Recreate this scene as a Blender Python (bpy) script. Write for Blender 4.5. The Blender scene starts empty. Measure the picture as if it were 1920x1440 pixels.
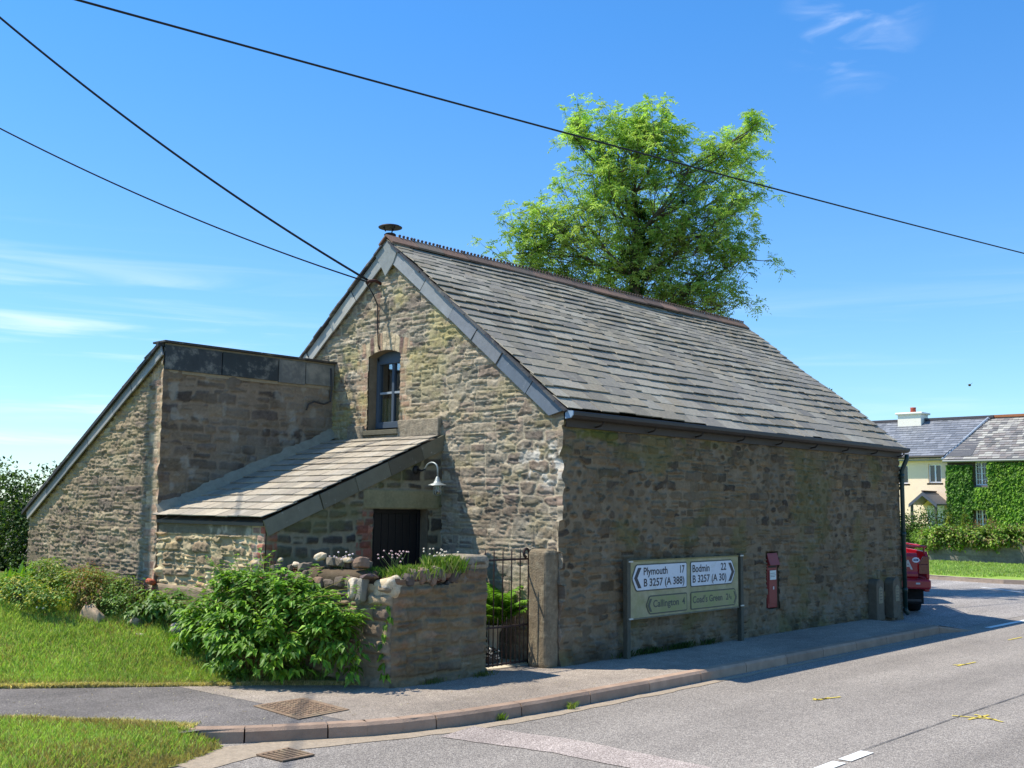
import bpy, math, random
import numpy as np
from mathutils import Vector, Matrix
random.seed(7); RNG=np.random.default_rng(7)
sc=bpy.context.scene; col=sc.collection
rad=math.radians
# ---------------------------------------------------------------- camera
CAM=np.array([-8.96624,-7.54306,1.68]); YAW,PITCH,ROLL,F=0.746189,0.111508,0.010960,2036.96
_f=np.array([math.cos(PITCH)*math.cos(YAW),math.cos(PITCH)*math.sin(YAW),math.sin(PITCH)])
_r=np.array([math.sin(YAW),-math.cos(YAW),0]); _u=np.cross(_r,_f)
CR=math.cos(ROLL)*_r+math.sin(ROLL)*_u; CU=-math.sin(ROLL)*_r+math.cos(ROLL)*_u; CF=_f
cd=bpy.data.cameras.new('camera'); cam=bpy.data.objects.new('camera',cd); col.objects.link(cam)
cam.matrix_world=Matrix(((CR[0],CU[0],-CF[0],CAM[0]),(CR[1],CU[1],-CF[1],CAM[1]),(CR[2],CU[2],-CF[2],CAM[2]),(0,0,0,1)))
cd.sensor_width=36; cd.lens=36*F/1920; cd.clip_end=3000; cd.clip_start=.05
sc.camera=cam
def ray(px,py): return CF+CR*(px-960)/F-CU*(py-720)/F
def at(px,py,D): return CAM+ray(px,py)*D
# ---------------------------------------------------------------- world and sun
LX,LY=.405,-.5                                   # ground travel of the light per metre fallen
EL=math.atan(1/math.hypot(LX,LY)); AZ=math.atan2(-LX,-LY)
w=bpy.data.worlds.new('World'); sc.world=w; w.use_nodes=True
nt=w.node_tree; N=nt.nodes; Lk=nt.links; N.clear()
def nd(t,**k):
    n=N.new(t)
    for a,b in k.items():
        if a.startswith('_'): n.inputs[a[1:].replace('_',' ')].default_value=b
        else: setattr(n,a,b)
    return n
sky=nd('ShaderNodeTexSky'); sky.sky_type='NISHITA'; sky.sun_disc=False
sky.sun_elevation=EL; sky.sun_rotation=AZ; sky.air_density=1.0; sky.dust_density=.1; sky.ozone_density=2.0
hs=nd('ShaderNodeHueSaturation'); hs.inputs['Saturation'].default_value=1.0
tcz=nd('ShaderNodeTexCoord'); spz=nd('ShaderNodeSeparateXYZ'); Lk.new(tcz.outputs['Generated'],spz.inputs[0]); tmx=nd('ShaderNodeMix'); tmx.data_type='RGBA'; rz=nd('ShaderNodeMapRange'); rz.inputs[1].default_value=.0; rz.inputs[2].default_value=.42; Lk.new(spz.outputs[2],rz.inputs[0]); Lk.new(rz.outputs[0],tmx.inputs[0]); tmx.inputs[6].default_value=(.78,.98,1.18,1); tmx.inputs[7].default_value=(.44,1.0,1.46,1)
tn=nd('ShaderNodeVectorMath',operation='MULTIPLY'); Lk.new(tmx.outputs[2],tn.inputs[1]); Lk.new(sky.outputs[0],tn.inputs[0]); Lk.new(tn.outputs[0],hs.inputs['Color'])
# thin cirrus, laid out on the sky's own directions
tc=nd('ShaderNodeTexCoord'); sep=nd('ShaderNodeSeparateXYZ'); Lk.new(tc.outputs['Generated'],sep.inputs[0])
mp=nd('ShaderNodeMapping'); mp.inputs['Rotation'].default_value=(0,rad(5),-YAW); mp.inputs['Scale'].default_value=(1.6,1.6,26)
Lk.new(tc.outputs['Generated'],mp.inputs[0])
no=nd('ShaderNodeTexNoise'); no.inputs['Scale'].default_value=1.7; no.inputs['Detail'].default_value=7; no.inputs['Roughness'].default_value=.55; no.inputs['Distortion'].default_value=.6
Lk.new(mp.outputs[0],no.inputs['Vector'])
cr=nd('ShaderNodeMapRange'); cr.interpolation_type='SMOOTHSTEP'
for i,v in enumerate((.47,.78,0,.62)): cr.inputs[i+1].default_value=v
Lk.new(no.outputs[0],cr.inputs[0])
def mr(src,a,b,c,d,smooth=True):
    n=nd('ShaderNodeMapRange')
    if smooth: n.interpolation_type='SMOOTHSTEP'
    for i,v in enumerate((a,b,c,d)): n.inputs[i+1].default_value=v
    Lk.new(src,n.inputs[0]); return n.outputs[0]
def mul(a,b):
    n=nd('ShaderNodeMath',operation='MULTIPLY')
    for i,x in enumerate((a,b)):
        if isinstance(x,(int,float)): n.inputs[i].default_value=x
        else: Lk.new(x,n.inputs[i])
    return n.outputs[0]
dl=nd('ShaderNodeVectorMath',operation='DOT_PRODUCT'); Lk.new(tc.outputs['Generated'],dl.inputs[0]); dl.inputs[1].default_value=(CR[0],CR[1],CR[2])
band=mul(mr(sep.outputs[2],.26,.10,0,1),mr(sep.outputs[2],-.02,.02,0,1))
lr=mr(dl.outputs['Value'],-.10,-.30,.28,1)
cl=mul(mul(cr.outputs[0],band),lr)
# one small high wisp
dn=nd('ShaderNodeVectorMath',operation='DISTANCE'); Lk.new(tc.outputs['Generated'],dn.inputs[0])
wv=ray(1600,52); wv=wv/np.linalg.norm(wv); dn.inputs[1].default_value=tuple(wv)
no2=nd('ShaderNodeTexNoise'); no2.inputs['Scale'].default_value=16; no2.inputs['Detail'].default_value=6; no2.inputs['Distortion'].default_value=.6
mp2=nd('ShaderNodeMapping'); mp2.inputs['Rotation'].default_value=(0,rad(-25),-YAW); mp2.inputs['Scale'].default_value=(.8,.8,2.6)
Lk.new(tc.outputs['Generated'],mp2.inputs[0]); Lk.new(mp2.outputs[0],no2.inputs['Vector'])
wis=mul(mul(mr(no2.outputs[0],.5,.8,0,.34),mr(dn.outputs['Value'],.07,.01,0,1)),1.0)
ad=nd('ShaderNodeMath',operation='ADD'); ad.use_clamp=True; Lk.new(cl,ad.inputs[0]); Lk.new(wis,ad.inputs[1])
mx=nd('ShaderNodeMix'); mx.data_type='RGBA'; Lk.new(ad.outputs[0],mx.inputs[0]); Lk.new(hs.outputs[0],mx.inputs[6]); mx.inputs[7].default_value=(8.2,8.6,9.2,1)
bg=nd('ShaderNodeBackground'); bg.inputs[1].default_value=.118; Lk.new(mx.outputs[2],bg.inputs[0])
ow=nd('ShaderNodeOutputWorld'); Lk.new(bg.outputs[0],ow.inputs[0])
sl=bpy.data.lights.new('sun','SUN'); sl.energy=5.0; sl.angle=rad(.53); sl.color=(1,.945,.85)
so=bpy.data.objects.new('sun',sl); col.objects.link(so); so.rotation_euler=Vector((LX,LY,-1)).to_track_quat('-Z','Y').to_euler(); so.location=(-6,8,14)
sc.view_settings.view_transform='Standard'; sc.view_settings.look='None'; sc.view_settings.exposure=.46; sc.view_settings.gamma=1; sc.view_settings.use_curve_mapping=False
sc.render.engine='CYCLES'; sc.cycles.max_bounces=6; sc.cycles.transparent_max_bounces=12
# ---------------------------------------------------------------- helpers
def C(r,g,b,k=1.0):
    f=lambda v:(v/255/12.92 if v/255<=.04045 else ((v/255+.055)/1.055)**2.4)*k
    return (f(r),f(g),f(b))
def PAL(*t): return np.array([C(*x) for x in t])
def prin(name,color=None,rough=.8,attr=False,metal=0,spec=.4,bump=0,bscale=60,bstretch=(1,1,1),cvar=0,cscale=8,trans=0,blotch=None):
    m=bpy.data.materials.new(name); m.use_nodes=True; t=m.node_tree; n=t.nodes; n.clear(); L=t.links
    o=n.new('ShaderNodeOutputMaterial'); p=n.new('ShaderNodeBsdfPrincipled')
    p.inputs['Roughness'].default_value=rough; p.inputs['Metallic'].default_value=metal; p.inputs['Specular IOR Level'].default_value=spec
    g=n.new('ShaderNodeNewGeometry')
    if attr:
        a=n.new('ShaderNodeAttribute'); a.attribute_name='Col'; c=a.outputs['Color']
    else:
        a=n.new('ShaderNodeRGB'); a.outputs[0].default_value=(*color,1); c=a.outputs[0]
    if cvar:
        x=n.new('ShaderNodeTexNoise'); x.inputs['Scale'].default_value=cscale; x.inputs['Detail'].default_value=6; x.inputs['Roughness'].default_value=.65
        L.new(g.outputs['Position'],x.inputs['Vector'])
        r=n.new('ShaderNodeMapRange'); r.inputs[1].default_value=.25; r.inputs[2].default_value=.75; r.inputs[3].default_value=1-cvar; r.inputs[4].default_value=1+cvar
        L.new(x.outputs[0],r.inputs[0])
        h=n.new('ShaderNodeVectorMath'); h.operation='SCALE'; L.new(c,h.inputs[0]); L.new(r.outputs[0],h.inputs[3]); c=h.outputs[0]
    if blotch:
        bc,bs,lo,hi,am=blotch
        x=n.new('ShaderNodeTexNoise'); x.inputs['Scale'].default_value=bs; x.inputs['Detail'].default_value=8; x.inputs['Roughness'].default_value=.7
        L.new(g.outputs['Position'],x.inputs['Vector'])
        r=n.new('ShaderNodeMapRange'); r.inputs[1].default_value=lo; r.inputs[2].default_value=hi; r.inputs[3].default_value=0; r.inputs[4].default_value=am
        L.new(x.outputs[0],r.inputs[0]); mi=n.new('ShaderNodeMix'); mi.data_type='RGBA'; L.new(r.outputs[0],mi.inputs[0]); L.new(c,mi.inputs[6]); mi.inputs[7].default_value=(*bc,1); c=mi.outputs[2]
    L.new(c,p.inputs['Base Color'])
    if bump:
        x=n.new('ShaderNodeTexNoise'); x.inputs['Scale'].default_value=bscale; x.inputs['Detail'].default_value=5; x.inputs['Roughness'].default_value=.6
        if bstretch!=(1,1,1):
            mpp=n.new('ShaderNodeMapping'); mpp.inputs['Scale'].default_value=bstretch; L.new(g.outputs['Position'],mpp.inputs[0]); L.new(mpp.outputs[0],x.inputs['Vector'])
        else: L.new(g.outputs['Position'],x.inputs['Vector'])
        b=n.new('ShaderNodeBump'); b.inputs['Strength'].default_value=bump; b.inputs['Distance'].default_value=.01; L.new(x.outputs[0],b.inputs['Height']); L.new(b.outputs[0],p.inputs['Normal'])
    if trans:
        tr=n.new('ShaderNodeBsdfTranslucent'); h=n.new('ShaderNodeVectorMath'); h.operation='MULTIPLY'; h.inputs[1].default_value=(1.22,1.32,.6); L.new(c,h.inputs[0]); L.new(h.outputs[0],tr.inputs[0])
        ms=n.new('ShaderNodeMixShader'); ms.inputs[0].default_value=trans; L.new(p.outputs[0],ms.inputs[1]); L.new(tr.outputs[0],ms.inputs[2]); L.new(ms.outputs[0],o.inputs[0])
    else: L.new(p.outputs[0],o.inputs[0])
    return m
def tag(o,label=None,cat=None,group=None,kind=None):
    if label: o['label']=label
    if cat: o['category']=cat
    if group: o['group']=group
    if kind: o['kind']=kind
    return o
def thing(name,label,cat,loc=(0,0,0),group=None,rz=0):
    o=bpy.data.objects.new(name,None); col.objects.link(o); o.location=loc; o.rotation_euler=(0,0,rz); o.empty_display_size=.1
    return tag(o,label,cat,group)
def ident(parent):
    M=Matrix.Identity(4); ch=[]
    while parent is not None: ch.append(parent); parent=parent.parent
    for p in reversed(ch): M=M@Matrix.LocRotScale(p.location,p.rotation_euler,p.scale)
    return M
def link(o,parent,local):
    col.objects.link(o)
    if parent is not None:
        o.parent=parent
        if not local: o.matrix_local=ident(parent).inverted()
    return o
def mesh_np(name,V,Fc,mat,parent=None,colv=None,smooth=False,local=False,prune=True):
    V=np.asarray(V,dtype=np.float32); Fc=np.asarray(Fc,dtype=np.int32); k=Fc.shape[1]
    if prune:
        used,inv=np.unique(Fc.ravel(),return_inverse=True); V=V[used]; Fc=inv.reshape(-1,k).astype(np.int32)
        if colv is not None and len(colv)!=len(V): colv=colv[used]
    me=bpy.data.meshes.new(name); me.vertices.add(len(V)); me.vertices.foreach_set('co',V.ravel())
    me.loops.add(Fc.size); me.loops.foreach_set('vertex_index',Fc.ravel())
    me.polygons.add(len(Fc)); me.polygons.foreach_set('loop_start',np.arange(0,Fc.size,k,dtype=np.int32)); me.polygons.foreach_set('loop_total',np.full(len(Fc),k,dtype=np.int32))
    me.polygons.foreach_set('use_smooth',np.full(len(Fc),smooth)); me.update(calc_edges=True)
    if colv is not None:
        a=me.color_attributes.new('Col','FLOAT_COLOR','POINT'); c=np.ones((len(V),4),dtype=np.float32); c[:,:3]=colv; a.data.foreach_set('color',c.ravel())
    me.materials.append(mat); return link(bpy.data.objects.new(name,me),parent,local)
class MB:
    def __init__(s): s.v=[]; s.f=[]; s.c=[]
    def add(s,vs,fs,c=(.5,.5,.5)):
        b=len(s.v); s.v+= [tuple(map(float,v)) for v in vs]; s.f+=[tuple(i+b for i in f) for f in fs]; s.c+=[c]*len(fs); return s
    def box(s,a,b,c=(.5,.5,.5)):
        (x0,y0,z0),(x1,y1,z1)=a,b
        return s.add([(x0,y0,z0),(x1,y0,z0),(x1,y1,z0),(x0,y1,z0),(x0,y0,z1),(x1,y0,z1),(x1,y1,z1),(x0,y1,z1)],[(0,3,2,1),(4,5,6,7),(0,1,5,4),(1,2,6,5),(2,3,7,6),(3,0,4,7)],c)
    def obox(s,o,ax,ay,az,c=(.5,.5,.5)):
        o,ax,ay,az=map(np.array,(o,ax,ay,az)); P=[o,o+ax,o+ax+ay,o+ay]; P=P+[p+az for p in P]
        return s.add(P,[(0,3,2,1),(4,5,6,7),(0,1,5,4),(1,2,6,5),(2,3,7,6),(3,0,4,7)],c)
    def prism(s,poly,d,c=(.5,.5,.5)):
        n=len(poly); d=np.array(d,float); P=[np.array(p,float) for p in poly]
        return s.add(P+[p+d for p in P],[tuple(range(n))[::-1],tuple(range(n,2*n))]+[(i,(i+1)%n,n+(i+1)%n,n+i) for i in range(n)],c)
    def tube(s,pts,r,n=8,c=(.5,.5,.5),cap=True):
        pts=[np.array(p,float) for p in pts]; rs=r if hasattr(r,'__len__') else [r]*len(pts); V=[]; up=None
        for i,p in enumerate(pts):
            d=pts[min(i+1,len(pts)-1)]-pts[max(i-1,0)]; d/=np.linalg.norm(d)+1e-9
            if up is None: up=np.array([0,0,1.]) if abs(d[2])<.9 else np.array([1.,0,0])
            a=np.cross(d,up); a/=np.linalg.norm(a)+1e-9; b=np.cross(a,d); up=b
            V+=[p+rs[i]*(math.cos(t)*a+math.sin(t)*b) for t in [2*math.pi*k/n for k in range(n)]]
        Fs=[(i*n+k,i*n+(k+1)%n,(i+1)*n+(k+1)%n,(i+1)*n+k) for i in range(len(pts)-1) for k in range(n)]
        if cap: Fs+=[tuple(range(n))[::-1],tuple((len(pts)-1)*n+k for k in range(n))]
        return s.add(V,Fs,c)
    def lathe(s,o,prof,n=20,c=(.5,.5,.5),ax=(0,0,1)):
        ax=np.array(ax,float); ax/=np.linalg.norm(ax); t=np.array([1.,0,0]) if abs(ax[0])<.9 else np.array([0,1.,0]); a=np.cross(ax,t); a/=np.linalg.norm(a); b=np.cross(ax,a); o=np.array(o,float)
        V=[o+ax*h+r*(math.cos(q)*a+math.sin(q)*b) for r,h in prof for q in [2*math.pi*k/n for k in range(n)]]
        return s.add(V,[(i*n+k,i*n+(k+1)%n,(i+1)*n+(k+1)%n,(i+1)*n+k) for i in range(len(prof)-1) for k in range(n)],c)
    def rock(s,o,r,seed,c=(.5,.5,.5),n=2,rough=.25,blocky=.4):
        V,Fc=ICO[n]; rg=np.random.default_rng(seed); V=V.copy()
        V=np.sign(V)*np.abs(V)**(1-blocky*.5)
        d=np.zeros(len(V))
        for k in range(5):
            q=rg.normal(size=3); q/=np.linalg.norm(q); d+=np.sin(V@q*rg.uniform(2,7)+rg.uniform(0,6))*rough/(2+k)
        V=V*(1+d)[:,None]*np.array(r); a=rg.uniform(-.2,.2,3); M=np.array(Matrix.Rotation(a[0],3,'X')@Matrix.Rotation(a[1],3,'Y')@Matrix.Rotation(a[2],3,'Z'))
        return s.add(V@M.T+np.array(o),[tuple(f) for f in Fc],c)
    def build(s,name,mat,parent=None,smooth=False,local=False,bevel=0,auto=None):
        me=bpy.data.meshes.new(name); me.from_pydata(s.v,[],s.f); me.materials.append(mat)
        a=me.color_attributes.new('Col','FLOAT_COLOR','CORNER'); cc=[]
        for p,c in zip(me.polygons,s.c): cc+=[*c,1.0]*p.loop_total
        a.data.foreach_set('color',cc)
        me.polygons.foreach_set('use_smooth',[smooth]*len(me.polygons))
        o=link(bpy.data.objects.new(name,me),parent,local)
        if bevel:
            b=o.modifiers.new('bevel','BEVEL'); b.width=bevel; b.segments=2; b.limit_method='ANGLE'
        return o
def ico(n):
    import bmesh
    bm=bmesh.new(); bmesh.ops.create_icosphere(bm,subdivisions=n,radius=1)
    V=np.array([v.co[:] for v in bm.verts]); Fc=[[v.index for v in f.verts] for f in bm.faces]; bm.free(); return V,Fc
ICO={n:ico(n) for n in (1,2,3)}
# value noise -----------------------------------------------------------------
def _h(i,j,s): v=np.sin(i*127.1+j*311.7+s*74.7)*43758.5453; return v-np.floor(v)
def vn(u,v,s=0):
    i=np.floor(u); j=np.floor(v); a=u-i; b=v-j; a=a*a*(3-2*a); b=b*b*(3-2*b)
    return (_h(i,j,s)*(1-a)+_h(i+1,j,s)*a)*(1-b)+(_h(i,j+1,s)*(1-a)+_h(i+1,j+1,s)*a)*b
def fbm(u,v,s=0,o=4):
    r=0;am=.5;t=0
    for k in range(o): r=r+am*vn(u*2**k,v*2**k,s+k*7); t+=am; am*=.5
    return r/t
def smooth(a,b,x): t=np.clip((x-a)/(b-a),0,1); return t*t*(3-2*t)
# stonework -----------------------------------------------------------------
def coursed(U,V,seed,rows=(.07,.16),wid=(.15,.5),split=.3,warp=.02,joint=.012,radc=.015):
    rg=np.random.default_rng(seed); u=U+warp*2*(fbm(U*2.5,V*2.5,seed)-.5); v=V+warp*2*(fbm(U*1.7,V*4,seed+3)-.5)
    b=[V.min()-.3]
    while b[-1]<V.max()+.3: b.append(b[-1]+rg.uniform(*rows))
    b=np.array(b); R=np.clip(np.searchsorted(b,v)-1,0,len(b)-2); out={k:np.zeros(U.shape) for k in('sd','a','b','c','lx','ly')}
    for r in range(len(b)-1):
        m=R==r
        if not m.any(): continue
        h=b[r+1]-b[r]; e=[U.min()-.6-rg.uniform(0,.3)]
        while e[-1]<U.max()+.6: e.append(e[-1]+rg.uniform(*wid)*(.7+.6*(h-rows[0])/(rows[1]-rows[0]+1e-6)))
        e=np.array(e); n=len(e); ns=np.where(rg.random(n)<split,rg.integers(2,4,n),1)
        uu=u[m]; i=np.clip(np.searchsorted(e,uu)-1,0,n-2); fr=(v[m]-b[r])/h; q=ns[i]; pc=np.minimum(np.floor(fr*q),q-1)
        cy=b[r]+h*(pc+.5)/q; hh=h/q/2; cx=(e[i]+e[i+1])/2; hw=(e[i+1]-e[i])/2
        lx=uu-cx; ly=v[m]-cy; rc=np.minimum(radc,hh*.8); qx=np.abs(lx)-hw+rc; qy=np.abs(ly)-hh+rc
        sd=np.hypot(np.maximum(qx,0),np.maximum(qy,0))+np.minimum(np.maximum(qx,qy),0)-rc+joint/2
        idn=r*131.0+i*7.0+pc*3.0+seed
        out['sd'][m]=sd; out['lx'][m]=lx/hw; out['ly'][m]=ly/hh
        for k,s in(('a',1),('b',2),('c',3)): out[k][m]=_h(idn,idn*.37,s)
    return out
def rubble(U,V,seed,cw=.2,ch=.11,joint=.012,warp=.02,p=2.5):
    u=(U+warp*2*(fbm(U*4,V*4,seed)-.5))/cw; v=(V+warp*(fbm(U*4,V*4,seed+5)-.5))/ch; j=np.floor(v)
    f1=np.full(U.shape,9.);f2=np.full(U.shape,9.); out={k:np.zeros(U.shape) for k in('a','b','c','lx','ly')}
    for dj in(-1,0,1):
        jj=j+dj; off=.5*(jj%2); i=np.floor(u+off)
        for di in(-1,0,1):
            ii=i+di; sx=ii-off+.2+.6*_h(ii,jj,seed); sy=jj+.25+.5*_h(ii,jj,seed+1); dx=u-sx; dy=v-sy
            sz=.85+.3*_h(ii,jj,seed+9)
            d=(np.abs(dx)**p+np.abs(dy)**p)**(1/p)/sz
            c=d<f1; f2=np.where(c,f1,np.minimum(f2,d)); f1=np.where(c,d,f1)
            for k,s in(('a',11),('b',12),('c',13)): out[k]=np.where(c,_h(ii,jj,seed+s),out[k])
            out['lx']=np.where(c,dx*2,out['lx']); out['ly']=np.where(c,dy*2,out['ly'])
    out['sd']=-(f2-f1)*.5*min(cw,ch)+joint/2
    return out
def pick(a,b,m): return {k:np.where(m,b[k],a[k]) for k in a}
def stone_shape(U,V,S,seed,amp=.02,bevel=.02,cover=0,rec=0,tilt=.6,layer=.004,grain=.004,pits=0):
    sd=S['sd']+cover*(fbm(U*7,V*7,seed+31)-.45)
    t=np.clip(-sd/bevel,0,1); pr=t*(2-t)
    d=pr*amp*(.35+.9*S['a'])+pr*amp*tilt*((S['b']-.5)*S['lx']+(S['c']-.5)*S['ly'])
    d+=grain*2*(fbm(U*25,V*25,seed+2,3)-.5)*(.4+pr)+layer*2*(fbm(U*7,V*70,seed+4,3)-.5)*pr*(S['b']>.35)
    d+=pr*amp*.7*np.maximum(0,fbm(U*9,V*14,seed+8)-.5)*(S['c']>.5)
    if pits: d-=pits*smooth(.60,.68,fbm(U*7,V*22,seed+14,4))*(pr>.2); d+=pits*.6*smooth(.62,.7,fbm(U*5,V*17,seed+19,4))*pr
    return d,sd,pr
def stone_col(U,V,S,sd,pal,mort,seed,jw=.006,var=.5,mix=.4):
    n=len(pal); c=pal[np.clip((S['c']*n).astype(int),0,n-1)]; c2=pal[np.clip((((S['a']*7.3)%1)*n).astype(int),0,n-1)]
    k=fbm(U*9,V*16,seed+6)[...,None]; c=c*(1-mix*k)+c2*mix*k
    c=c*((1-var/2)+var*S['b'])[...,None]*(.72+.56*fbm(U*22,V*40,seed+7))[...,None]*(.85+.3*vn(U*90,V*90,seed))[...,None]
    m=smooth(-jw,jw*.4,sd)[...,None]; mc=np.array(mort)*(.8+.4*fbm(U*14,V*14,seed+9))[...,None]
    return c*(1-m)+mc*m
def blot(c,col_,m): m=np.clip(m,0,1)[...,None]; return c*(1-m)+np.array(col_)*m
M_STONE=prin('weathered_stone',attr=True,rough=.92,spec=.2,bump=.7,bscale=75,cvar=.16,cscale=30)
def lines(a,b,step,extra=()):
    x=np.linspace(a,b,max(2,int(round((b-a)/step))+1))
    for e in extra: x[np.argmin(abs(x-e))]=e
    return x
def hf(name,us,vs,place,fn,mask,parent,mat=M_STONE,fix=None):
    V_,U_=np.meshgrid(vs,us,indexing='ij')
    d,c=fn(U_,V_); d=np.maximum(d+.012,.0015)
    if fix is not None: U_,V_=fix(U_,V_)
    P=np.stack(place(U_,V_,d),-1).reshape(-1,3); nu=len(us); nv=len(vs); I=np.arange(nu*nv).reshape(nv,nu)
    Q=np.stack([I[:-1,:-1],I[:-1,1:],I[1:,1:],I[1:,:-1]],-1).reshape(-1,4)
    uc=(U_[:-1,:-1]+U_[1:,1:])/2; vc=(V_[:-1,:-1]+V_[1:,1:])/2
    if mask is not None: Q=Q[mask(uc,vc).ravel()]
    return mesh_np(name,P,Q,mat,parent,c.reshape(-1,3),smooth=True)
# shared materials
M_ATT=prin('painted_parts',attr=True,rough=.6,spec=.3)
M_ROUGH=prin('mineral_surface',attr=True,rough=.9,spec=.2,bump=.5,bscale=80,cvar=.22,cscale=14)
M_SLATE=prin('roof_slate',attr=True,rough=.62,spec=.35,bump=.45,bscale=40,bstretch=(1,1,1),cvar=.22,cscale=22,blotch=(C(178,172,146),7,.55,.74,.5))
M_SLATE_SM=prin('smooth_slate',attr=True,rough=.5,spec=.5,bump=.15,bscale=30,cvar=.18,cscale=9,blotch=(C(190,188,180),13,.62,.74,.55))
M_GRAN=prin('granite',C(144,132,112),rough=.9,spec=.2,bump=.9,bscale=70,cvar=.35,cscale=26,blotch=(C(186,176,150),16,.54,.7,.55))
M_IRON=prin('rusty_iron',C(62,50,46),rough=.75,metal=.2,bump=.3,bscale=150,cvar=.4,cscale=30,blotch=(C(105,64,44),30,.5,.7,.6))
M_LEAF=prin('leaf',attr=True,rough=.5,spec=.28,trans=.34,cvar=.2,cscale=30)
M_LEAFT=prin('tree_leaf',attr=True,rough=.5,spec=.25,trans=.42)
M_GRASS=prin('grass_blade',attr=True,rough=.6,spec=.2,trans=.4)
M_BARK=prin('bark',attr=True,rough=.9,spec=.15,bump=.6,bscale=60,cvar=.3,cscale=20)
M_BLACK=prin('black_cable',C(22,22,24),rough=.6)
def glass_mat(name,tint=(.02,.025,.03)):
    m=bpy.data.materials.new(name); m.use_nodes=True; t=m.node_tree; n=t.nodes; n.clear(); L=t.links
    o=n.new('ShaderNodeOutputMaterial'); g=n.new('ShaderNodeBsdfGlossy'); g.inputs['Roughness'].default_value=.03
    tr=n.new('ShaderNodeBsdfTransparent'); tr.inputs[0].default_value=(.8,.83,.82,1); lw_=n.new('ShaderNodeLayerWeight'); lw_.inputs[0].default_value=.5; lw=n.new('ShaderNodeMapRange'); lw.inputs[1].default_value=0; lw.inputs[2].default_value=1; lw.inputs[3].default_value=.10; lw.inputs[4].default_value=.75; L.new(lw_.outputs['Facing'],lw.inputs[0])
    ms=n.new('ShaderNodeMixShader'); L.new(lw.outputs[0],ms.inputs[0]); L.new(tr.outputs[0],ms.inputs[1]); L.new(g.outputs[0],ms.inputs[2]); L.new(ms.outputs[0],o.inputs[0]); return m
M_GLASS=glass_mat('window_glass')
# ---------------------------------------------------------------- terrain
PE=[(-12,8.9),(-4.75,2.62),(-2.95,1.15),(-2.17,.42),(-2.17,.19)]        # inner pavement edge, lawn side
def dseg(x,y,a,b):
    ax,ay=a;bx,by=b; t=np.clip(((x-ax)*(bx-ax)+(y-ay)*(by-ay))/((bx-ax)**2+(by-ay)**2),0,1); return np.hypot(x-ax-t*(bx-ax),y-ay-t*(by-ay))
def lawn_d(x,y):
    return np.minimum.reduce([dseg(x,y,PE[i],PE[i+1]) for i in range(3)])
def lawn_z(x,y):
    d=lawn_d(x,y); return .62*smooth(-.05,2.5,d)*1.0+.03*(fbm(x*1.3,y*1.3,5)-.5)*smooth(0,.6,d)-.0
def in_lawn(x,y):
    e=0.0; m=(x<-2.0)
    # above the broken line PE
    yl=np.interp(x,[p[0] for p in PE[:4]],[p[1] for p in PE[:4]]); return m&(y>yl)
def on_lawn(px,py):
    r=ray(px,py)
    for k in np.linspace(4,40,3000):
        p=CAM+r*k
        if p[2]<lawn_z(p[0],p[1]): return p
    return p
def sheet(name,poly,z,mat,kind='structure',label=None,cat=None):
    me=bpy.data.meshes.new(name); me.from_pydata([(x,y,z) for x,y in poly],[],[tuple(range(len(poly)))]); me.materials.append(mat)
    o=bpy.data.objects.new(name,me); col.objects.link(o); return tag(o,label,cat,None,kind)
def asphalt(name,base,light,dark,scale=130,big=.18,patch=None):
    m=bpy.data.materials.new(name); m.use_nodes=True; t=m.node_tree; n=t.nodes; n.clear(); L=t.links
    o=n.new('ShaderNodeOutputMaterial'); p=n.new('ShaderNodeBsdfPrincipled'); p.inputs['Roughness'].default_value=.88; p.inputs['Specular IOR Level'].default_value=.25
    g=n.new('ShaderNodeNewGeometry'); v=n.new('ShaderNodeTexVoronoi'); v.inputs['Scale'].default_value=scale; L.new(g.outputs['Position'],v.inputs['Vector'])
    s=n.new('ShaderNodeSeparateColor'); L.new(v.outputs['Color'],s.inputs[0])
    r=n.new('ShaderNodeValToRGB'); e=r.color_ramp.elements; e[0].color=(*dark,1); e[1].color=(*light,1); e[0].position=.1; e[1].position=1; q=e.new(.55); q.color=(*base,1); L.new(s.outputs[0],r.inputs[0])
    c=r.outputs[0]
    for sc_,am,lo,hi in((.55,big,.3,.7),(5,big*.55,.3,.7),(38,.12,.3,.7),(-1,.13,.35,.65)):
        x=n.new('ShaderNodeTexNoise'); x.inputs['Scale'].default_value=sc_; x.inputs['Detail'].default_value=5; L.new(g.outputs['Position'],x.inputs['Vector'])
        if sc_<0: x.inputs['Scale'].default_value=1.6; q_=n.new('ShaderNodeMapping'); q_.inputs['Scale'].default_value=(.10,1,1); L.new(g.outputs['Position'],q_.inputs[0]); L.new(q_.outputs[0],x.inputs['Vector'])
        k=n.new('ShaderNodeMapRange'); k.inputs[1].default_value=lo; k.inputs[2].default_value=hi; k.inputs[3].default_value=1-am; k.inputs[4].default_value=1+am; L.new(x.outputs[0],k.inputs[0])
        h=n.new('ShaderNodeVectorMath'); h.operation='SCALE'; L.new(c,h.inputs[0]); L.new(k.outputs[0],h.inputs[3]); c=h.outputs[0]
    L.new(c,p.inputs['Base Color']); b=n.new('ShaderNodeBump'); b.inputs['Strength'].default_value=.9; b.inputs['Distance'].default_value=.004; L.new(v.outputs['Distance'],b.inputs['Height']); b.invert=True; L.new(b.outputs[0],p.inputs['Normal']); L.new(p.outputs[0],o.inputs[0]); return m
M_ROAD=asphalt('road_asphalt',C(142,133,122),C(176,167,154),C(106,100,94),140,.09)
M_ROAD2=asphalt('side_road_asphalt',C(148,140,132),C(190,182,170),C(100,96,94),110,.12)
M_PAVE=asphalt('pavement_asphalt',C(112,105,98),C(148,140,130),C(80,76,75),170,.2)
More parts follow.
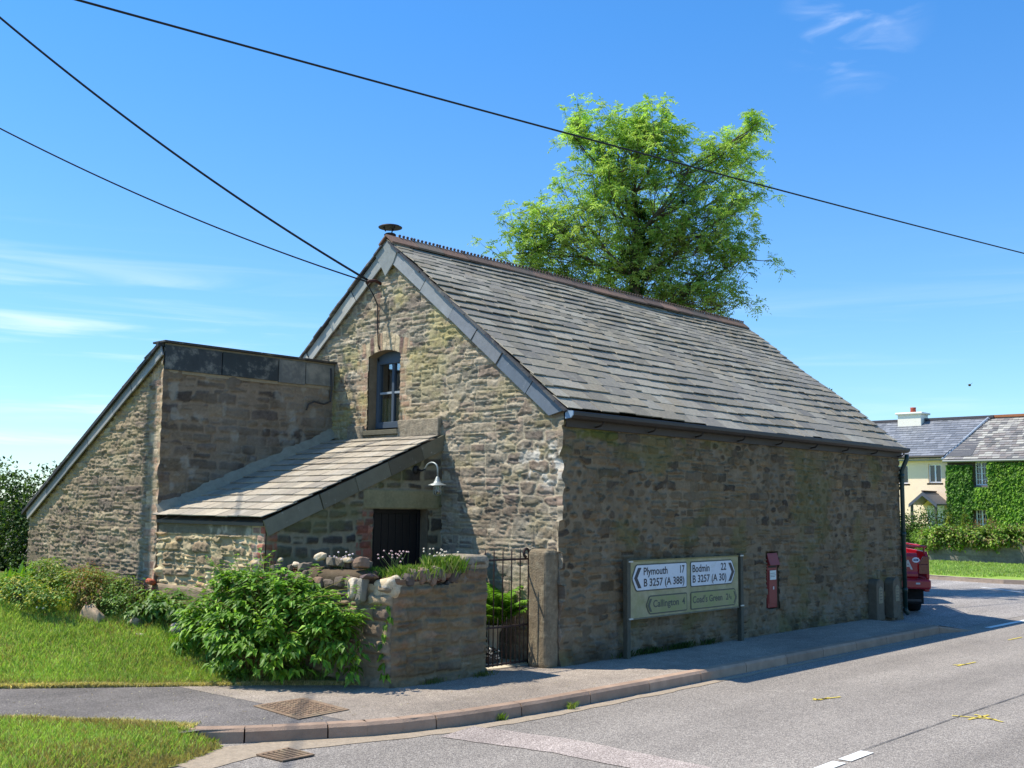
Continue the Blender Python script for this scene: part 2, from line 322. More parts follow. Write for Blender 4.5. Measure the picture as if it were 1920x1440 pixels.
M_PAVE2=asphalt('pale_pavement',C(156,142,126),C(186,172,154),C(116,106,96),190,.2)
M_PINK=asphalt('red_patch_asphalt',C(168,154,143),C(198,184,172),C(128,116,108),130,.15)
M_SOIL=prin('soil',C(92,78,56),rough=.95,bump=.8,bscale=40,cvar=.35,cscale=9,blotch=(C(96,112,48),3,.4,.6,.7))
M_TURF=prin('turf_ground',C(130,134,66),rough=.95,bump=.7,bscale=50,cvar=.35,cscale=7,blotch=(C(150,138,88),5,.55,.75,.8))
sheet('ground',[(-250,-250),(400,-250),(400,400),(-250,400)],-.125,prin('far_grass',C(84,104,48),rough=.95,cvar=.3,cscale=.4))
sheet('road',[(-60,-14),(120,-14),(120,-1.16),(-1,-1.0),(-3.4,-.8),(-3.9,-.3),(-4.6,-.2),(-9,-.9),(-60,-3)],-.1,M_ROAD)
sheet('side_road',[(7.2,-1.156),(19.9,-1.156),(19.9,60),(7.2,60)],-.096,M_ROAD2)
# pavement, with its ramp down to the side road
sheet('pavement',[(-12,7.6),(-5.31,1.05),(-4.60,-.22),(-4.42,-.24),(-4.1,-.47),(-3.77,-.65),(-3.3,-.88),(-3.2,1.9),(-4.75,2.9),(-12,9.2)],0,M_PAVE)
sheet('pavement',[(-3.42,-.83),(-3.36,-.87),(-3.0,-1.0),(-2.4,-1.11),(-1.6,-1.17),(7.25,-1.17),(7.25,6),(-2.3,6),(-2.3,1.9),(-3.55,1.9)],.002,M_PAVE2)
rp=MB(); rp.add([(7.25,-1.13,.002),(7.9,-1.3,-.094),(9.2,-.6,-.092),(9.2,1.5,-.092),(7.25,1.5,.002)],[(0,1,2,3,4)]); tag(rp.build('pavement',M_ROAD2),kind='structure')
# kerb stones
kp=[(-4.50,-.17),(-4.12,-.48),(-3.78,-.67),(-3.38,-.89),(-3.0,-1.02),(-2.4,-1.13),(-1.6,-1.19),(0,-1.215),(7.2,-1.21),(7.85,-1.42)]
kz=[0]*9+[-.1]
def along(P,s):
    acc=0
    for i in range(len(P)-1):
        a=np.array(P[i]);b=np.array(P[i+1]);l=np.linalg.norm(b-a)
        if acc+l>=s or i==len(P)-2: return a+(b-a)*(s-acc)/l
        acc+=l
tot=sum(np.linalg.norm(np.array(kp[i+1])-np.array(kp[i])) for i in range(9)); M_KERB=prin('kerb_concrete',attr=True,rough=.9,spec=.2,bump=.6,bscale=90,cvar=.25,cscale=5,blotch=(C(176,150,130),4,.5,.75,.5))
kb=MB(); s=0; rg=random.Random(4)
while s<tot-.05:
    L_=.9 if s>1 else (.62 if s>0 else .42); e=min(s+L_,tot)
    n=1 if s>3.5 else 3; c=tuple(np.array(C(166,140,118))*rg.uniform(.8,1.12))
    for k in range(n):
        a=along(kp,s+.006+(e-s-.012)*k/n); b=along(kp,s+.006+(e-s-.012)*(k+1)/n); d=(b-a)/np.linalg.norm(b-a); nn=np.array([-d[1],d[0]])
        za=0 if s+.9*k/n<tot-.7 else -.1*(s+(e-s)*k/n-(tot-.68))/.68; zb=0 if e<tot-.68 else -.1*min(1,max(0,(s+(e-s)*(k+1)/n-(tot-.68))/.68))
        za=max(-.1,min(0,za)); j=.006
        prof=[(-.012,-.16),(-.004,.004-.022),(.018,.006),(.115,.006),(.115,-.16)]
        P=[np.array([*(a+nn*q[0]),za+q[1]]) for q in prof]+[np.array([*(b+nn*q[0]),zb+q[1]]) for q in prof]
        kb.add(P,[(0,1,6,5),(1,2,7,6),(2,3,8,7),(3,4,9,8),(0,4,3,2,1),(5,6,7,8,9)],c)
    s=e
tag(kb.build('kerb',M_KERB),kind='structure')
# ---------------------------------------------------------------- road markings
M_WHITE=prin('road_paint_white',C(226,224,216),rough=.7,bump=.3,bscale=80,cvar=.12,cscale=40,blotch=(C(130,128,124),60,.62,.7,.8))
M_YEL=prin('survey_paint_yellow',C(214,190,70),rough=.8,cvar=.2,cscale=30,blotch=(C(128,124,112),55,.5,.62,.9))
def strip(name,P,wd,z,mat,taper=False):
    m=MB()
    for i in range(len(P)-1):
        a=np.array(P[i]);b=np.array(P[i+1]);d=(b-a)/np.linalg.norm(b-a);n=np.array([-d[1],d[0]])*wd/2
        m.add([(*(a-n),z),(*(b-n*(0.4 if taper else 1)),z),(*(b+n*(0.4 if taper else 1)),z),(*(a+n),z)],[(0,1,2,3)])
    return tag(m.build(name,mat),kind='structure')
for a,b in(((-2.5,-3.9),(-1.56,-3.885)),((-1.48,-3.885),(-1.1,-3.88)),((8.4,-1.435),(14.5,-1.52)),((-6.3,-3.95),(-4.6,-3.92))): strip('road_marking',[a,b],.1,-.094,M_WHITE)
strip('road_marking',[(17.3,1.8),(16.4,.55),(15.2,-1.0)],.1,-.088,M_WHITE)
for P in([(.62,-2.56),(.97,-2.66)],[(.70,-2.52),(.66,-2.60),(.86,-2.60)],[(.80,-3.78),(.90,-4.12)],[(.72,-3.95),(1.06,-4.0)],[(.82,-4.2),(1.0,-3.9)],[(3.9,-2.66),(4.4,-2.69)],[(7.0,-2.2),(7.5,-2.22)],[(3.95,-2.60),(4.15,-2.68)]): strip('survey_mark',P,.028,-.094,M_YEL)
# reddish reinstatement band across the road, and thin sealed joint
def blobby(name,P,wd,z,mat,n=60,seed=1,rough=.05):
    P=np.array(P,float); L=np.r_[0,np.cumsum(np.hypot(*np.diff(P,axis=0).T))]; s=np.linspace(0,L[-1],n); X=np.stack([np.interp(s,L,P[:,0]),np.interp(s,L,P[:,1])],1); T=np.gradient(X,axis=0); T/=np.linalg.norm(T,axis=1)[:,None]; Nn=np.stack([-T[:,1],T[:,0]],1)
    wd=np.interp(s,L,wd) if hasattr(wd,'__len__') else wd+0*s
    a=X+Nn*(wd/2+rough*(fbm(s*6,s*0,seed)-.5))[:,None]; b=X-Nn*(wd/2+rough*(fbm(s*6,s*0,seed+9)-.5))[:,None]
    V=np.r_[np.c_[a,np.full(n,z)],np.c_[b,np.full(n,z)]]; Fq=np.array([(i,i+1,n+i+1,n+i) for i in range(n-1)]); return tag(mesh_np(name,V,Fq,mat),kind='structure')
blobby('road_patch',[(-2.75,-1.25),(-2.55,-2.2),(-2.55,-3.2),(-2.7,-4.4)],[.5,.46,.42,.4],-.0955,M_PINK,80,3,.05)
blobby('road_edge_grit',[(-4.9,-.72),(-4.3,-.66),(-3.85,-.8),(-3.3,-1.03),(-2.6,-1.24),(-1.6,-1.32),(-.2,-1.33),(3,-1.32),(6.5,-1.33)],[.5,.42,.30,.2,.16,.12,.1,.07,.05],-.0960,prin('road_grit',C(158,142,120),rough=.95,bump=.8,bscale=70,cvar=.25,cscale=25),120,8,.07)
blobby('road_joint',[(-1.1,-3.83),(1.4,-3.84),(5,-3.9),(12,-4.0)],.010,-.0938,prin('bitumen_joint',C(78,78,80),rough=.8),60,3,.01)
# ---------------------------------------------------------------- lawn, turf island
def grid_ground(name,x0,x1,y0,y1,st,zf,inside,mat):
    xs=np.arange(x0,x1,st); ys=np.arange(y0,y1,st); X,Y=np.meshgrid(xs,ys); Z=zf(X,Y); n=len(xs); I=np.arange(X.size).reshape(X.shape)
    Q=np.stack([I[:-1,:-1],I[:-1,1:],I[1:,1:],I[1:,:-1]],-1).reshape(-1,4); Q=Q[inside(X[:-1,:-1]+st/2,Y[:-1,:-1]+st/2).ravel()]
    return tag(mesh_np(name,np.stack([X,Y,Z],-1).reshape(-1,3),Q,mat,smooth=True),kind='structure')
grid_ground('lawn',-14,-2.05,.5,16,.06,lambda x,y:lawn_z(x,y)+.003,in_lawn,M_TURF)
ISL=[(-9,4.8),(-5.31,1.13),(-4.42,-.12),(-4.30,-.40),(-4.62,-.60),(-5.14,-.83),(-6.1,-1.05),(-9,-1.4)]
def inpoly(x,y,P):
    r=np.zeros(np.shape(x),bool)
    for i in range(len(P)):
        (a,b),(c,d)=P[i],P[i-1]; r^=((b>y)!=(d>y))&(x<(c-a)*(y-b)/(d-b+1e-12)+a)
    return r
def isl_z(x,y):
    d=np.minimum.reduce([dseg(x,y,ISL[i],ISL[i+1]) for i in range(3,7)]); return -.095+.105*smooth(0,.45,d)+.012*(fbm(x*3,y*3,2)-.5)
grid_ground('grass_verge',-9,-4.3,-1.5,5,.05,isl_z,lambda x,y:inpoly(x,y,ISL),M_TURF)
def blades(name,N,samp,zf,h,wd,pal,lean=.45,label=None,dry=None,z0=0):
    X,Y=samp(N); n=len(X); Z=zf(X,Y)+z0; hh=RNG.uniform(*h,n)*(.6+.8*fbm(X*2.3,Y*2.3,9)); a=RNG.uniform(0,6.283,n); ln=RNG.uniform(.05,lean,n)*hh*1.3; b=a+RNG.normal(0,.5,n)+1.57; w_=RNG.uniform(*wd,n)
    P=np.stack([X,Y,Z],-1); T=P+np.stack([np.cos(a)*ln,np.sin(a)*ln,hh],-1); Mi=P+np.stack([np.cos(a)*ln*.35,np.sin(a)*ln*.35,hh*.55],-1); S_=np.stack([np.cos(b)*w_/2,np.sin(b)*w_/2,0*w_],-1)
    V=np.stack([P-S_,P+S_,Mi+S_*.8,T,Mi-S_*.8],1).reshape(-1,3); I=np.arange(n)*5; Fq=np.stack([I,I+1,I+2,I+3,I+4],-1)
    c=pal[RNG.integers(0,len(pal),n)]*RNG.uniform(.7,1.25,(n,1)); k=fbm(X*1.1,Y*1.1,4)[:,None]; c=c*(.75+.5*k)
    if dry is not None: dm=dry(X,Y)[:,None]; dm=(RNG.random((n,1))<dm); c=np.where(dm,np.array(C(176,160,104))*RNG.uniform(.6,1.1,(n,1)),c)
    o=mesh_np(name,V,Fq,M_GRASS,None,np.repeat(c,5,0),prune=False); return tag(o,label,'grass',None,'stuff')
GP=PAL((162,190,82),(174,202,96),(144,174,76),(190,206,122),(130,156,68),(186,196,114))
def samp_lawn(n):
    x=RNG.uniform(-6.4,-2.35,n*3); y=RNG.uniform(.9,8.2,n*3); D=(x-CAM[0])*CF[0]+(y-CAM[1])*CF[1]; px=960+F*((x-CAM[0])*CR[0]+(y-CAM[1])*CR[1])/D
    m=in_lawn(x,y)&(px>-60)&(lawn_d(x,y)>RNG.uniform(-.01,.05,n*3)); k=np.flatnonzero(m)[:n]; return x[k],y[k]
blades('lawn_grass',95000,samp_lawn,lawn_z,(.025,.075),(.004,.009),GP,.6,'bright green mown grass on the lawn sloping up to the barn',dry=lambda x,y:np.clip(.75-lawn_d(x,y)*4,.1,1)+.2*(fbm(x*2,y*2,3)>.58),z0=.0)
def samp_isl(n):
    x=RNG.uniform(-6.6,-4.4,n*3); y=RNG.uniform(-1.2,2.4,n*3); m=inpoly(x,y,ISL); k=np.flatnonzero(m)[:n]; return x[k],y[k]
def isl_edge(x,y): return np.minimum.reduce([dseg(x,y,ISL[i],ISL[i+1]) for i in range(0,7)])
blades('verge_grass',42000,samp_isl,isl_z,(.02,.06),(.004,.008),GP,.7,'patchy green and straw grass between pavement and road',dry=lambda x,y:np.clip(.9-isl_edge(x,y)*3,.25,1)+.35*(fbm(x*2.5,y*2.5,6)>.52),z0=-.002)
def samp_edge(n):
    t=RNG.uniform(0,1,n); P=np.array(PE[1:4]); s=RNG.integers(0,2,n); a=P[s];b=P[s+1]; x=a[:,0]+(b[:,0]-a[:,0])*t; y=a[:,1]+(b[:,1]-a[:,1])*t; o=RNG.normal(.03,.07,n); return x+o*-.6,y+o*.7
blades('edge_grass',30000,samp_edge,lambda x,y:0*x,(.01,.045),(.004,.008),PAL((232,214,166),(214,196,142),(176,170,104)),.9,'straw coloured dry grass along the lawn edge')
# ---------------------------------------------------------------- the barn
W=5.747; L=8.67; EY,EZ=-.12,2.733; RY,RZ=W/2,5.075; XO=-.08
SL=math.hypot(RY-EY,RZ-EZ); UY,UZ=(RY-EY)/SL,(RZ-EZ)/SL
def roofz(y): return RZ-abs(y-RY)*UZ/UY
PW=2.47; YW,ZW=3.985,3.52; YE,ZE=7.34,1.56
def wingz(y): return ZW+(y-YW)*(ZE-ZW)/(YE-YW)
PY,PZE,PZR=1.864,1.525,2.52
def porchz(x): return PZE+(x+PW)*(PZR-PZE)/PW
barn=thing('stone_barn','long low stone barn with slate roof, a lean-to wing and a small slated porch','barn',(0,0,0))
# palettes
P_GAB=PAL((154,141,118),(140,127,107),(160,146,121),(128,115,100),(146,135,116),(118,106,95),(150,132,112),(134,127,111),(164,152,130),(140,121,106))
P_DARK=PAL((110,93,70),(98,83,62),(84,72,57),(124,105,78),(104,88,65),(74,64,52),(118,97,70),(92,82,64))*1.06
P_WING=PAL((140,124,103),(124,110,94),(112,98,84),(150,133,106),(132,119,101),(104,92,81),(154,140,114))
P_PALE=PAL((190,168,124),(172,150,112),(200,184,146),(160,136,104),(182,156,112),(150,132,108),(196,176,134),(176,140,104))
P_BRICK=PAL((178,152,122),(166,134,108),(186,160,130),(172,140,116),(150,122,104),(188,168,138))
def jag(z): return .004+.022*_h(np.floor(z/.19+.3*np.sin(z*3)),z*0,5)+.055*(vn(z*6,z*0,3)-.35)*1.0+.03*vn(z*17,z*0,9)
def sj(z): return .040*(vn(z*9,z*0,21)-.5)+.026*(_h(np.floor(z/.17),z*0,8)-.5)
def JX(z): return jag(z)+sj(z)
def JY(z): return jag(z)-sj(z)
WY0,WY1,WZ0,WZ1=2.636,3.255,2.60,3.565       # window opening
def archz(y): return WZ1+.065*(1-((y-(WY0+WY1)/2)/((WY1-WY0)/2))**2)
def gable_fn(y,z):
    A=coursed(y,z,11,(.08,.17),(.18,.55),.30,.014,.009,.006); B=coursed(y,z,5,(.13,.27),(.20,.60),.40,.030,.010,.02); Qn=coursed(y,z,9,(.17,.30),(.24,.44),.1,.02,.010,.02); B2=rubble(y,z,6,.26,.12,.010,.05,5)
    S=pick(A,B,fbm(y*.9,z*1.3,40)>.46); S=pick(S,Qn,(y<.42)&((z<1.55)|(z>2.5))); S=pick(S,B2,((y<.75+.3*fbm(z*3,y,2))&(z>1.6)&(z<2.5))|(fbm(y*1.2,z*1.2,41)>.66))
    # brick jambs beside the window and big pale blocks at its foot
    K=coursed(y,z,21,(.082,.086),(.10,.22),0,.004,.010,.006)
    j=.12+.10*((np.floor(z/.084)%3)>0); mb=(((y>WY0-j)&(y<WY0))|((y>WY1)&(y<WY1+j*1.05)))&(z>WZ0)&(z<WZ1+.14)
    S=pick(S,K,mb)
    # voussoirs
    yc=(WY0+WY1)/2; ma=(np.abs(y-yc)<.47)&(z>WZ1-.02)&(z<archz(np.clip(y,WY0,WY1))+.23-.25*(y-yc)**2)&~((np.abs(y-yc)>.36)&(z<WZ1+.05))
    cc=yc+(y-yc)/(1+.35*(z-WZ1)); q=(cc-yc)/.078+50.5; idx=np.floor(q); fx=(q-idx-.5)*.078
    Vv=dict(sd=np.maximum(np.abs(fx)-.039,-.05)+.005,a=_h(idx,idx,1),b=_h(idx,idx,2),c=_h(idx,idx,3),lx=fx/.04,ly=0*fx); S=pick(S,Vv,ma)
    d,sd,pr=stone_shape(y,z,S,3,.0125,.009,.008,layer=.0045,grain=.006,pits=.016)
    c=stone_col(y,z,S,sd,P_GAB,C(178,164,138),5,jw=.003,var=.46,mix=.6)
    cb=stone_col(y,z,S,sd,P_BRICK,C(178,164,138),6,var=.35); cv_=stone_col(y,z,S,sd,PAL((196,176,140),(116,90,82),(182,150,120),(190,170,136),(126,100,88)),C(150,136,112),7,var=.2,mix=.1); cb=np.where(ma[...,None],cv_,cb); mm=(mb|ma)[...,None]; c=np.where(mm,cb,c); d=np.where(mb|ma,d*.45+.004,d)
    d=d*(1-.35*smooth(2.6,1.0,z)*(1-smooth(.9,.3,y)))
    c=blot(c,C(170,160,96),.55*smooth(.46,.72,fbm(y*3,z*4,50,6))*smooth(2.4,3.6,z+.5*(y-2.4)))
    c=blot(c,C(150,140,88),.35*smooth(.5,.75,fbm(y*5,z*7,53,6))*smooth(.6,2.2,z))
    c=blot(c,C(178,168,146),.45*smooth(.6,.78,fbm(y*7,z*11,51,6)))
    c=blot(c,C(104,88,72),.35*smooth(.55,.8,fbm(y*9,z*20,54,6)))
    c=blot(c,C(205,198,182),.8*smooth(.5,.62,fbm(y*9,z*9,58))*smooth(.42,.2,np.hypot((y-.25)*.8,(z-2.12)*1.2)))
    c=blot(c,C(96,84,70),.5*smooth(.55,.72,fbm(y*2,z*3,52))*smooth(2.8,1.4,z))
    c=blot(c,C(110,72,58),.6*(np.abs(y-3.1)<.05)*(z>3.75)*(z<4.4)*fbm(y*20,z*4,3))
    return d,c
def gmask(y,z):
    ok=(z<roofz(y)-.05); ins=(y>WY0)&(y<WY1)&(z>WZ0)&(z<archz(y)); return ok&~ins
us=lines(.0,W,.0118,(WY0,WY1)); vs=lines(-.02,5.05,.0118,(WZ0,))
def gplace(u,v,d):
    e=smooth(.06,0,u); d=d*(1-e)+JX(v)*e; return (-d,u-JY(v)*smooth(.012,0,u),v)
def gfix(u,v):
    m=(u>WY0-1e-4)&(u<WY1+1e-4)&(np.abs(v-archz(u))<.0075); return u,np.where(m,archz(np.clip(u,WY0,WY1)),v)
hf('gable_wall',us,vs,gplace,gable_fn,gmask,barn,fix=gfix)
def side_fn(x,z):
    A=coursed(x,z,31,(.06,.135),(.09,.32),.25,.03,.012,.015); B=rubble(x,z,33,.17,.09,.014,.04,3.2)
    S=pick(A,B,fbm(x*.8,z*1.2,44)>.60)
    d,sd,pr=stone_shape(x,z,S,13,.026,.014,.07*(.6+.8*(fbm(x*.7,z*.9,62)))+.03*smooth(.8,.2,z),layer=.003)
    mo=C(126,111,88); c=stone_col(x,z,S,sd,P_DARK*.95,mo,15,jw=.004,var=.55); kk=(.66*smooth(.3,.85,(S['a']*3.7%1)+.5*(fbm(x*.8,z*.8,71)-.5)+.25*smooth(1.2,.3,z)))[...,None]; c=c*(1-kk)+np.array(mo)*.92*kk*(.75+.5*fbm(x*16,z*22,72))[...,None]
    c=c*(.82+.36*fbm(x*.9,z*1.1,66))[...,None]
    c=blot(c,C(98,104,36),.85*smooth(.48,.62,fbm(x*2.4,z*4,60))*smooth(2.1,2.65,z)*smooth(5.0,.0,x))
    c=blot(c,C(104,100,60),.55*smooth(.5,.7,fbm(x*1.7,z*2.2,64)))
    c=blot(c,C(138,130,114),.4*smooth(.62,.78,fbm(x*7,z*9,61,6)))
    c=blot(c,C(134,124,108),.5*smooth(.5,.72,fbm(x*4,z*4,63,6))*smooth(.95,.2,z+.0*x))
    c=blot(c,C(58,54,46),.6*smooth(.5,.68,fbm(x*4,z*2,65))*smooth(.35,.05,z))
    c=blot(c,C(58,52,44),.25*smooth(.55,.8,fbm(x*1.1,z*.9,67,6)))
    return d,c
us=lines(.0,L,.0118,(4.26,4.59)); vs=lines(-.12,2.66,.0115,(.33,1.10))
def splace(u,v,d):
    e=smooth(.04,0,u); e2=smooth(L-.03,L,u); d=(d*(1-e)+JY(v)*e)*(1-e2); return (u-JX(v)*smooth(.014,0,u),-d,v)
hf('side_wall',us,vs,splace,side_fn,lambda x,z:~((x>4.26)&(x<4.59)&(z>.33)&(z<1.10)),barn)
# solid masonry behind the faces
bk=MB(); cm=tuple(C(120,106,84)*1) if 0 else C(120,106,84)
def gp(poly,x0,x1): bk.prism([(x0,y,z) for y,z in poly],(x1-x0,0,0),cm)
gx0,gx1=.006,.32
gp([(.08,-.1),(WY0,-.1),(WY0,roofz(WY0)-.06),(.08,roofz(.08)-.06)],gx0,gx1); gp([(.03,-.1),(.08,-.1),(.08,roofz(.08)-.06),(.03,roofz(.03)-.06)],.04,gx1)
gp([(WY0,-.1),(WY1,-.1),(WY1,WZ0),(WY0,WZ0)],gx0,gx1)
n=10; ar=[(WY0+(WY1-WY0)*k/n,archz(WY0+(WY1-WY0)*k/n)) for k in range(n+1)]
for k in range(n):
    a,b=ar[k],ar[k+1]; tz=lambda y:roofz(y)-.06
    if a[0]<RY<b[0]: gp([a,b,(b[0],tz(b[0])),(RY,tz(RY)),(a[0],tz(a[0]))],gx0,gx1)
    else: gp([a,b,(b[0],tz(b[0])),(a[0],tz(a[0]))],gx0,gx1)
gp([(WY1,-.1),(W,-.1),(W,roofz(W)-.06),(WY1,roofz(WY1)-.06)],gx0,gx1)
bk.build('gable_masonry',prin('rubble_core',C(122,108,86),rough=.9,bump=.6,bscale=30,cvar=.25,cscale=10),barn)
rb=MB(); rb.prism([(L-.35,.02,-.1),(L-.35,W-.01,-.1),(L-.35,W-.01,roofz(W)-.06),(L-.35,RY,RZ-.08),(L-.35,.02,roofz(0)-.06)],(.34,0,0),cm)
rb.box((.32,.0,-.1),(4.26,.12,2.64),cm); rb.box((4.59,0,-.1),(L-.35,.12,2.64),cm); rb.box((4.26,0,-.1),(4.59,.12,.33),cm); rb.box((4.26,0,1.10),(4.59,.12,2.64),cm); rb.box((4.19,.12,.3),(4.65,.3,1.2),cm)
rb.box((.32,W-.36,-.1),(L-.35,W-.01,2.62),cm)
rb.build('rear_wall',M_ROUGH,barn)
# roofs ----------------------------------------------------------------------
P_SL=PAL((140,134,121),(131,126,115),(148,142,128),(124,119,109),(138,131,115),(150,145,132),(128,122,108),(144,135,117))
def slates(name,O,A,Up,length,slope,courses,wr,th,pal,mat,parent,seed=1,jit=.012,wave=.008,edge=0,skew=0,off=0):
    rg=np.random.default_rng(seed); O,A,Up=map(np.array,(O,A,Up)); Nn=np.cross(A,Up); Nn=Nn/np.linalg.norm(Nn)
    if Nn[2]<0: Nn=-Nn
    m=MB(); s=0
    for ci,ex in enumerate(courses):
        x=-rg.uniform(0,wr[0]*.6)
        top=min(s+ex+.05,slope)
        while x<length:
            wd=rg.uniform(*wr)*(1 if ci<4 else .85); a=max(x,edge*rg.uniform(-1,1)+s*skew+off); b=min(x+wd-.004,length+edge*rg.uniform(-1,1)); x+=wd
            if b-a<.03: continue
            j=rg.uniform(-jit,jit)-(.03 if jit>.015 and rg.random()<.03 else 0); l=rg.uniform(0,.006); t=th*rg.uniform(.7,1.35); wv=wave*(math.sin(a*1.3+ci*.5)+math.sin(a*.47+2)); sk=rg.uniform(-.006,.006)
            P=lambda xx,ss,h:O+A*xx+Up*ss+Nn*(h+wv)
            lo=th*1.9+l; v=[P(a,s+j,lo-t),P(b,s+j+sk,lo-t+rg.uniform(-.003,.003)),P(b,top,-th*.4),P(a,top,-th*.4),P(a+rg.uniform(0,.006),s+j,lo),P(b-rg.uniform(0,.006),s+j+sk,lo),P(b,top,th*.4),P(a,top,th*.4)]
            c=tuple(pal[rg.integers(len(pal))]*rg.uniform(.89,1.10))
            m.add(v,[(0,3,2,1),(4,5,6,7),(0,1,5,4),(1,2,6,5),(2,3,7,6),(3,0,4,7)],c)
        s+=ex
        if s>=slope-.01: break
    return m.build(name,mat,parent)
nc=23; cs=[.215-.0044*k for k in range(nc)]; f_=SL/sum(cs); cs=[c*f_ for c in cs]
roof=slates('roof_slates',(XO,EY,EZ-.03),(1,0,0),(0,UY,UZ),L-XO+.05,SL,cs,(.20,.48),.0105,P_SL*np.array([1.12,1.07,.98]),M_SLATE,barn,2,edge=.014,jit=.016,wave=.016)
slates('roof_slates',(XO,W-EY,EZ-.03),(1,0,0),(0,-UY,UZ),L-XO+.05,SL,cs,(.22,.52),.012,P_SL,M_SLATE,barn,3,edge=.012)
dk=MB()
for sgn in(1,-1):
    y0=EY+.06 if sgn>0 else W-EY-.06
    dk.prism([(0.02,y0,EZ-.05),(0.02,RY,RZ-.075),(0.02,RY,RZ-.12),(0.02,y0,EZ-.10)],(L-.04,0,0),C(70,60,50))
dk.build('roof_boards',M_ATT,barn)
# ridge: red clay tiles with a row of small knobs
rg=random.Random(5); x=XO-.03; P_RT=[(116,96,82),(104,88,78),(124,100,84),(100,90,80),(132,106,90),(112,100,88)]
while x<L-.1:
    rd=MB(); e=min(x+.46,L+.03); c=C(*rg.choice(P_RT),rg.uniform(.85,1.1)); dz=rg.uniform(-.004,.006); rd.prism([(x+.003,RY,RZ+.036+dz),(x+.003,RY+.175*UY,RZ+.03-.175*UZ+dz),(x+.003,RY+.175*UY-.01,RZ+.008-.175*UZ+dz),(x+.003,RY,RZ+.012),(x+.003,RY-.175*UY+.01,RZ+.008-.175*UZ+dz),(x+.003,RY-.175*UY,RZ+.03-.175*UZ+dz)],(e-x-.006,0,0),c)
    k=x+.036
    while k<e-.01:
        if k>.12: rd.lathe((k,RY,RZ+.02),[(0.014,0),(.014,.022),(.019,.032),(.017,.046),(.004,.054)],7,C(92,78,70))
        k+=.0685
    rd.build('ridge_tile',M_ROUGH,barn); x=e
# slate slabs hung along both verges of the gable
def verge(parent,side):
    rg=random.Random(8+side); s=.02; m=None
    while s<SL-.30:
        l=rg.uniform(.50,.66); e=min(s+l,SL-.26); 
        if SL-.26-e<.2: e=SL-.26
        wd=.168+rg.uniform(-.01,.012); y=lambda q:(EY+.03+UY*q) if side>0 else (W-EY-.03-UY*q); z=lambda q:EZ-.045+UZ*q
        nx,nz=(UZ,-UY) if side>0 else (-UZ,-UY)
        xo=-.058-rg.uniform(0,.018); mb=MB(); tl=rg.uniform(-.008,.008)
        a=np.array((xo,y(s+.005),z(s+.005))); b=np.array((xo+tl,y(e-.004),z(e-.004))); n_=np.array((rg.uniform(-.012,0),nx*wd,nz*wd))
        c=C(*rg.choice([(140,141,139),(126,127,128),(154,153,147),(116,118,120),(162,160,152)]),rg.uniform(.85,1.1)) if s>.9 else C(96,104,112)
        if side<0: c=C(*rg.choice([(158,156,146),(146,146,138),(166,162,150)]))  # sunlit look of the left slabs put into a paler colour
        cut=.06 if s<.05 else 0
        P=[a+(n_*.35 if cut else 0),b,b+n_,a+n_+(np.array((0,UY*.16*side,UZ*.16)) if cut else 0)]
        if cut: P=[a,b,b+n_,a+n_+np.array((0,UY*.13*side,UZ*.13))]
        mb.prism(P,(.022,0,0),c); mb.build('verge_slab',M_SLATE_SM,parent,bevel=.003); s=e
verge(barn,1); verge(barn,-1)
ap=MB(); zt=RZ-.05
ap.prism([(-.085,RY,zt),(-.085,RY-.20,zt-.165),(-.082,RY-.13,zt-.30),(-.082,RY+.02,zt-.46),(-.084,RY+.12,zt-.30),(-.086,RY+.22,zt-.17)],(.02,0,0),C(136,138,132)); ap.build('apex_slate',M_SLATE_SM,barn,bevel=.004)
# thin slate nosing over the verge slabs (left side boards sit in its shade)
for sg in(1,-1):
    vb=MB(); rg=random.Random(20+sg); s=0
    while s<SL-.1:
        l=rg.uniform(.16,.3); e=min(s+l,SL-.05); y=(lambda q:EY+UY*q) if sg>0 else (lambda q:W-EY-UY*q); xo=XO-.02-rg.uniform(0,.022)
        vb.obox((xo,y(s),EZ-.045+UZ*s-.004),(.14,0,0),(0,sg*UY*(e-s),UZ*(e-s)),(0,-sg*UZ*.02,UY*.02),C(*rg.choice([(74,74,74),(88,86,82),(62,62,66)]))); s=e
    vb.build('verge_nosing',M_SLATE,barn)
# gutter: dark half box along the eaves, brackets, pipe
gt=MB(); gy=EY-.005; prof=[(gy,EZ-.035),(gy-.075,EZ-.04),(gy-.08,EZ-.052),(gy-.078,EZ-.085),(gy-.045,EZ-.115),(gy+.03,EZ-.12),(gy+.03,EZ-.06)]
gt.prism([(XO+.03,a,b) for a,b in prof],(L+.06,0,0),C(58,52,46))
gt.build('gutter',prin('gutter_paint',C(56,50,44),rough=.55,cvar=.2,cscale=12),barn,bevel=.003)
sf=MB(); sf.box((0.0,-.06,EZ-.20),(L,-.022,EZ-.08),C(66,58,50)); sf.build('fascia_board',M_ATT,barn)
for k in range(9): br=MB(); x=.5+k*1.0; br.tube([(x,gy-.05,EZ-.13),(x,gy-.02,EZ-.165),(x,-.02,EZ-.19)],.011,6,C(50,44,40)); br.build('gutter_bracket',M_ATT,barn)
cp=MB(); cp.prism([(XO+.012,a*1.0,b) for a,b in prof],(.016,0,0),C(130,152,172)); cp.build('gutter_stop',M_ATT,barn)
dpp=MB(); G_=C(28,54,48); dx=L-.055
dpp.tube([(dx+.02,gy-.03,EZ-.14),(dx+.02,gy-.03,EZ-.22),(dx,gy,EZ-.30),(dx,-.075,EZ-.42),(dx,-.072,EZ-.5),(dx,-.072,.02)],.036,12,G_)
for z in(.35,1.25,2.2): dpp.tube([(dx,-.072,z),(dx,-.072,z+.07)],.044,12,G_)
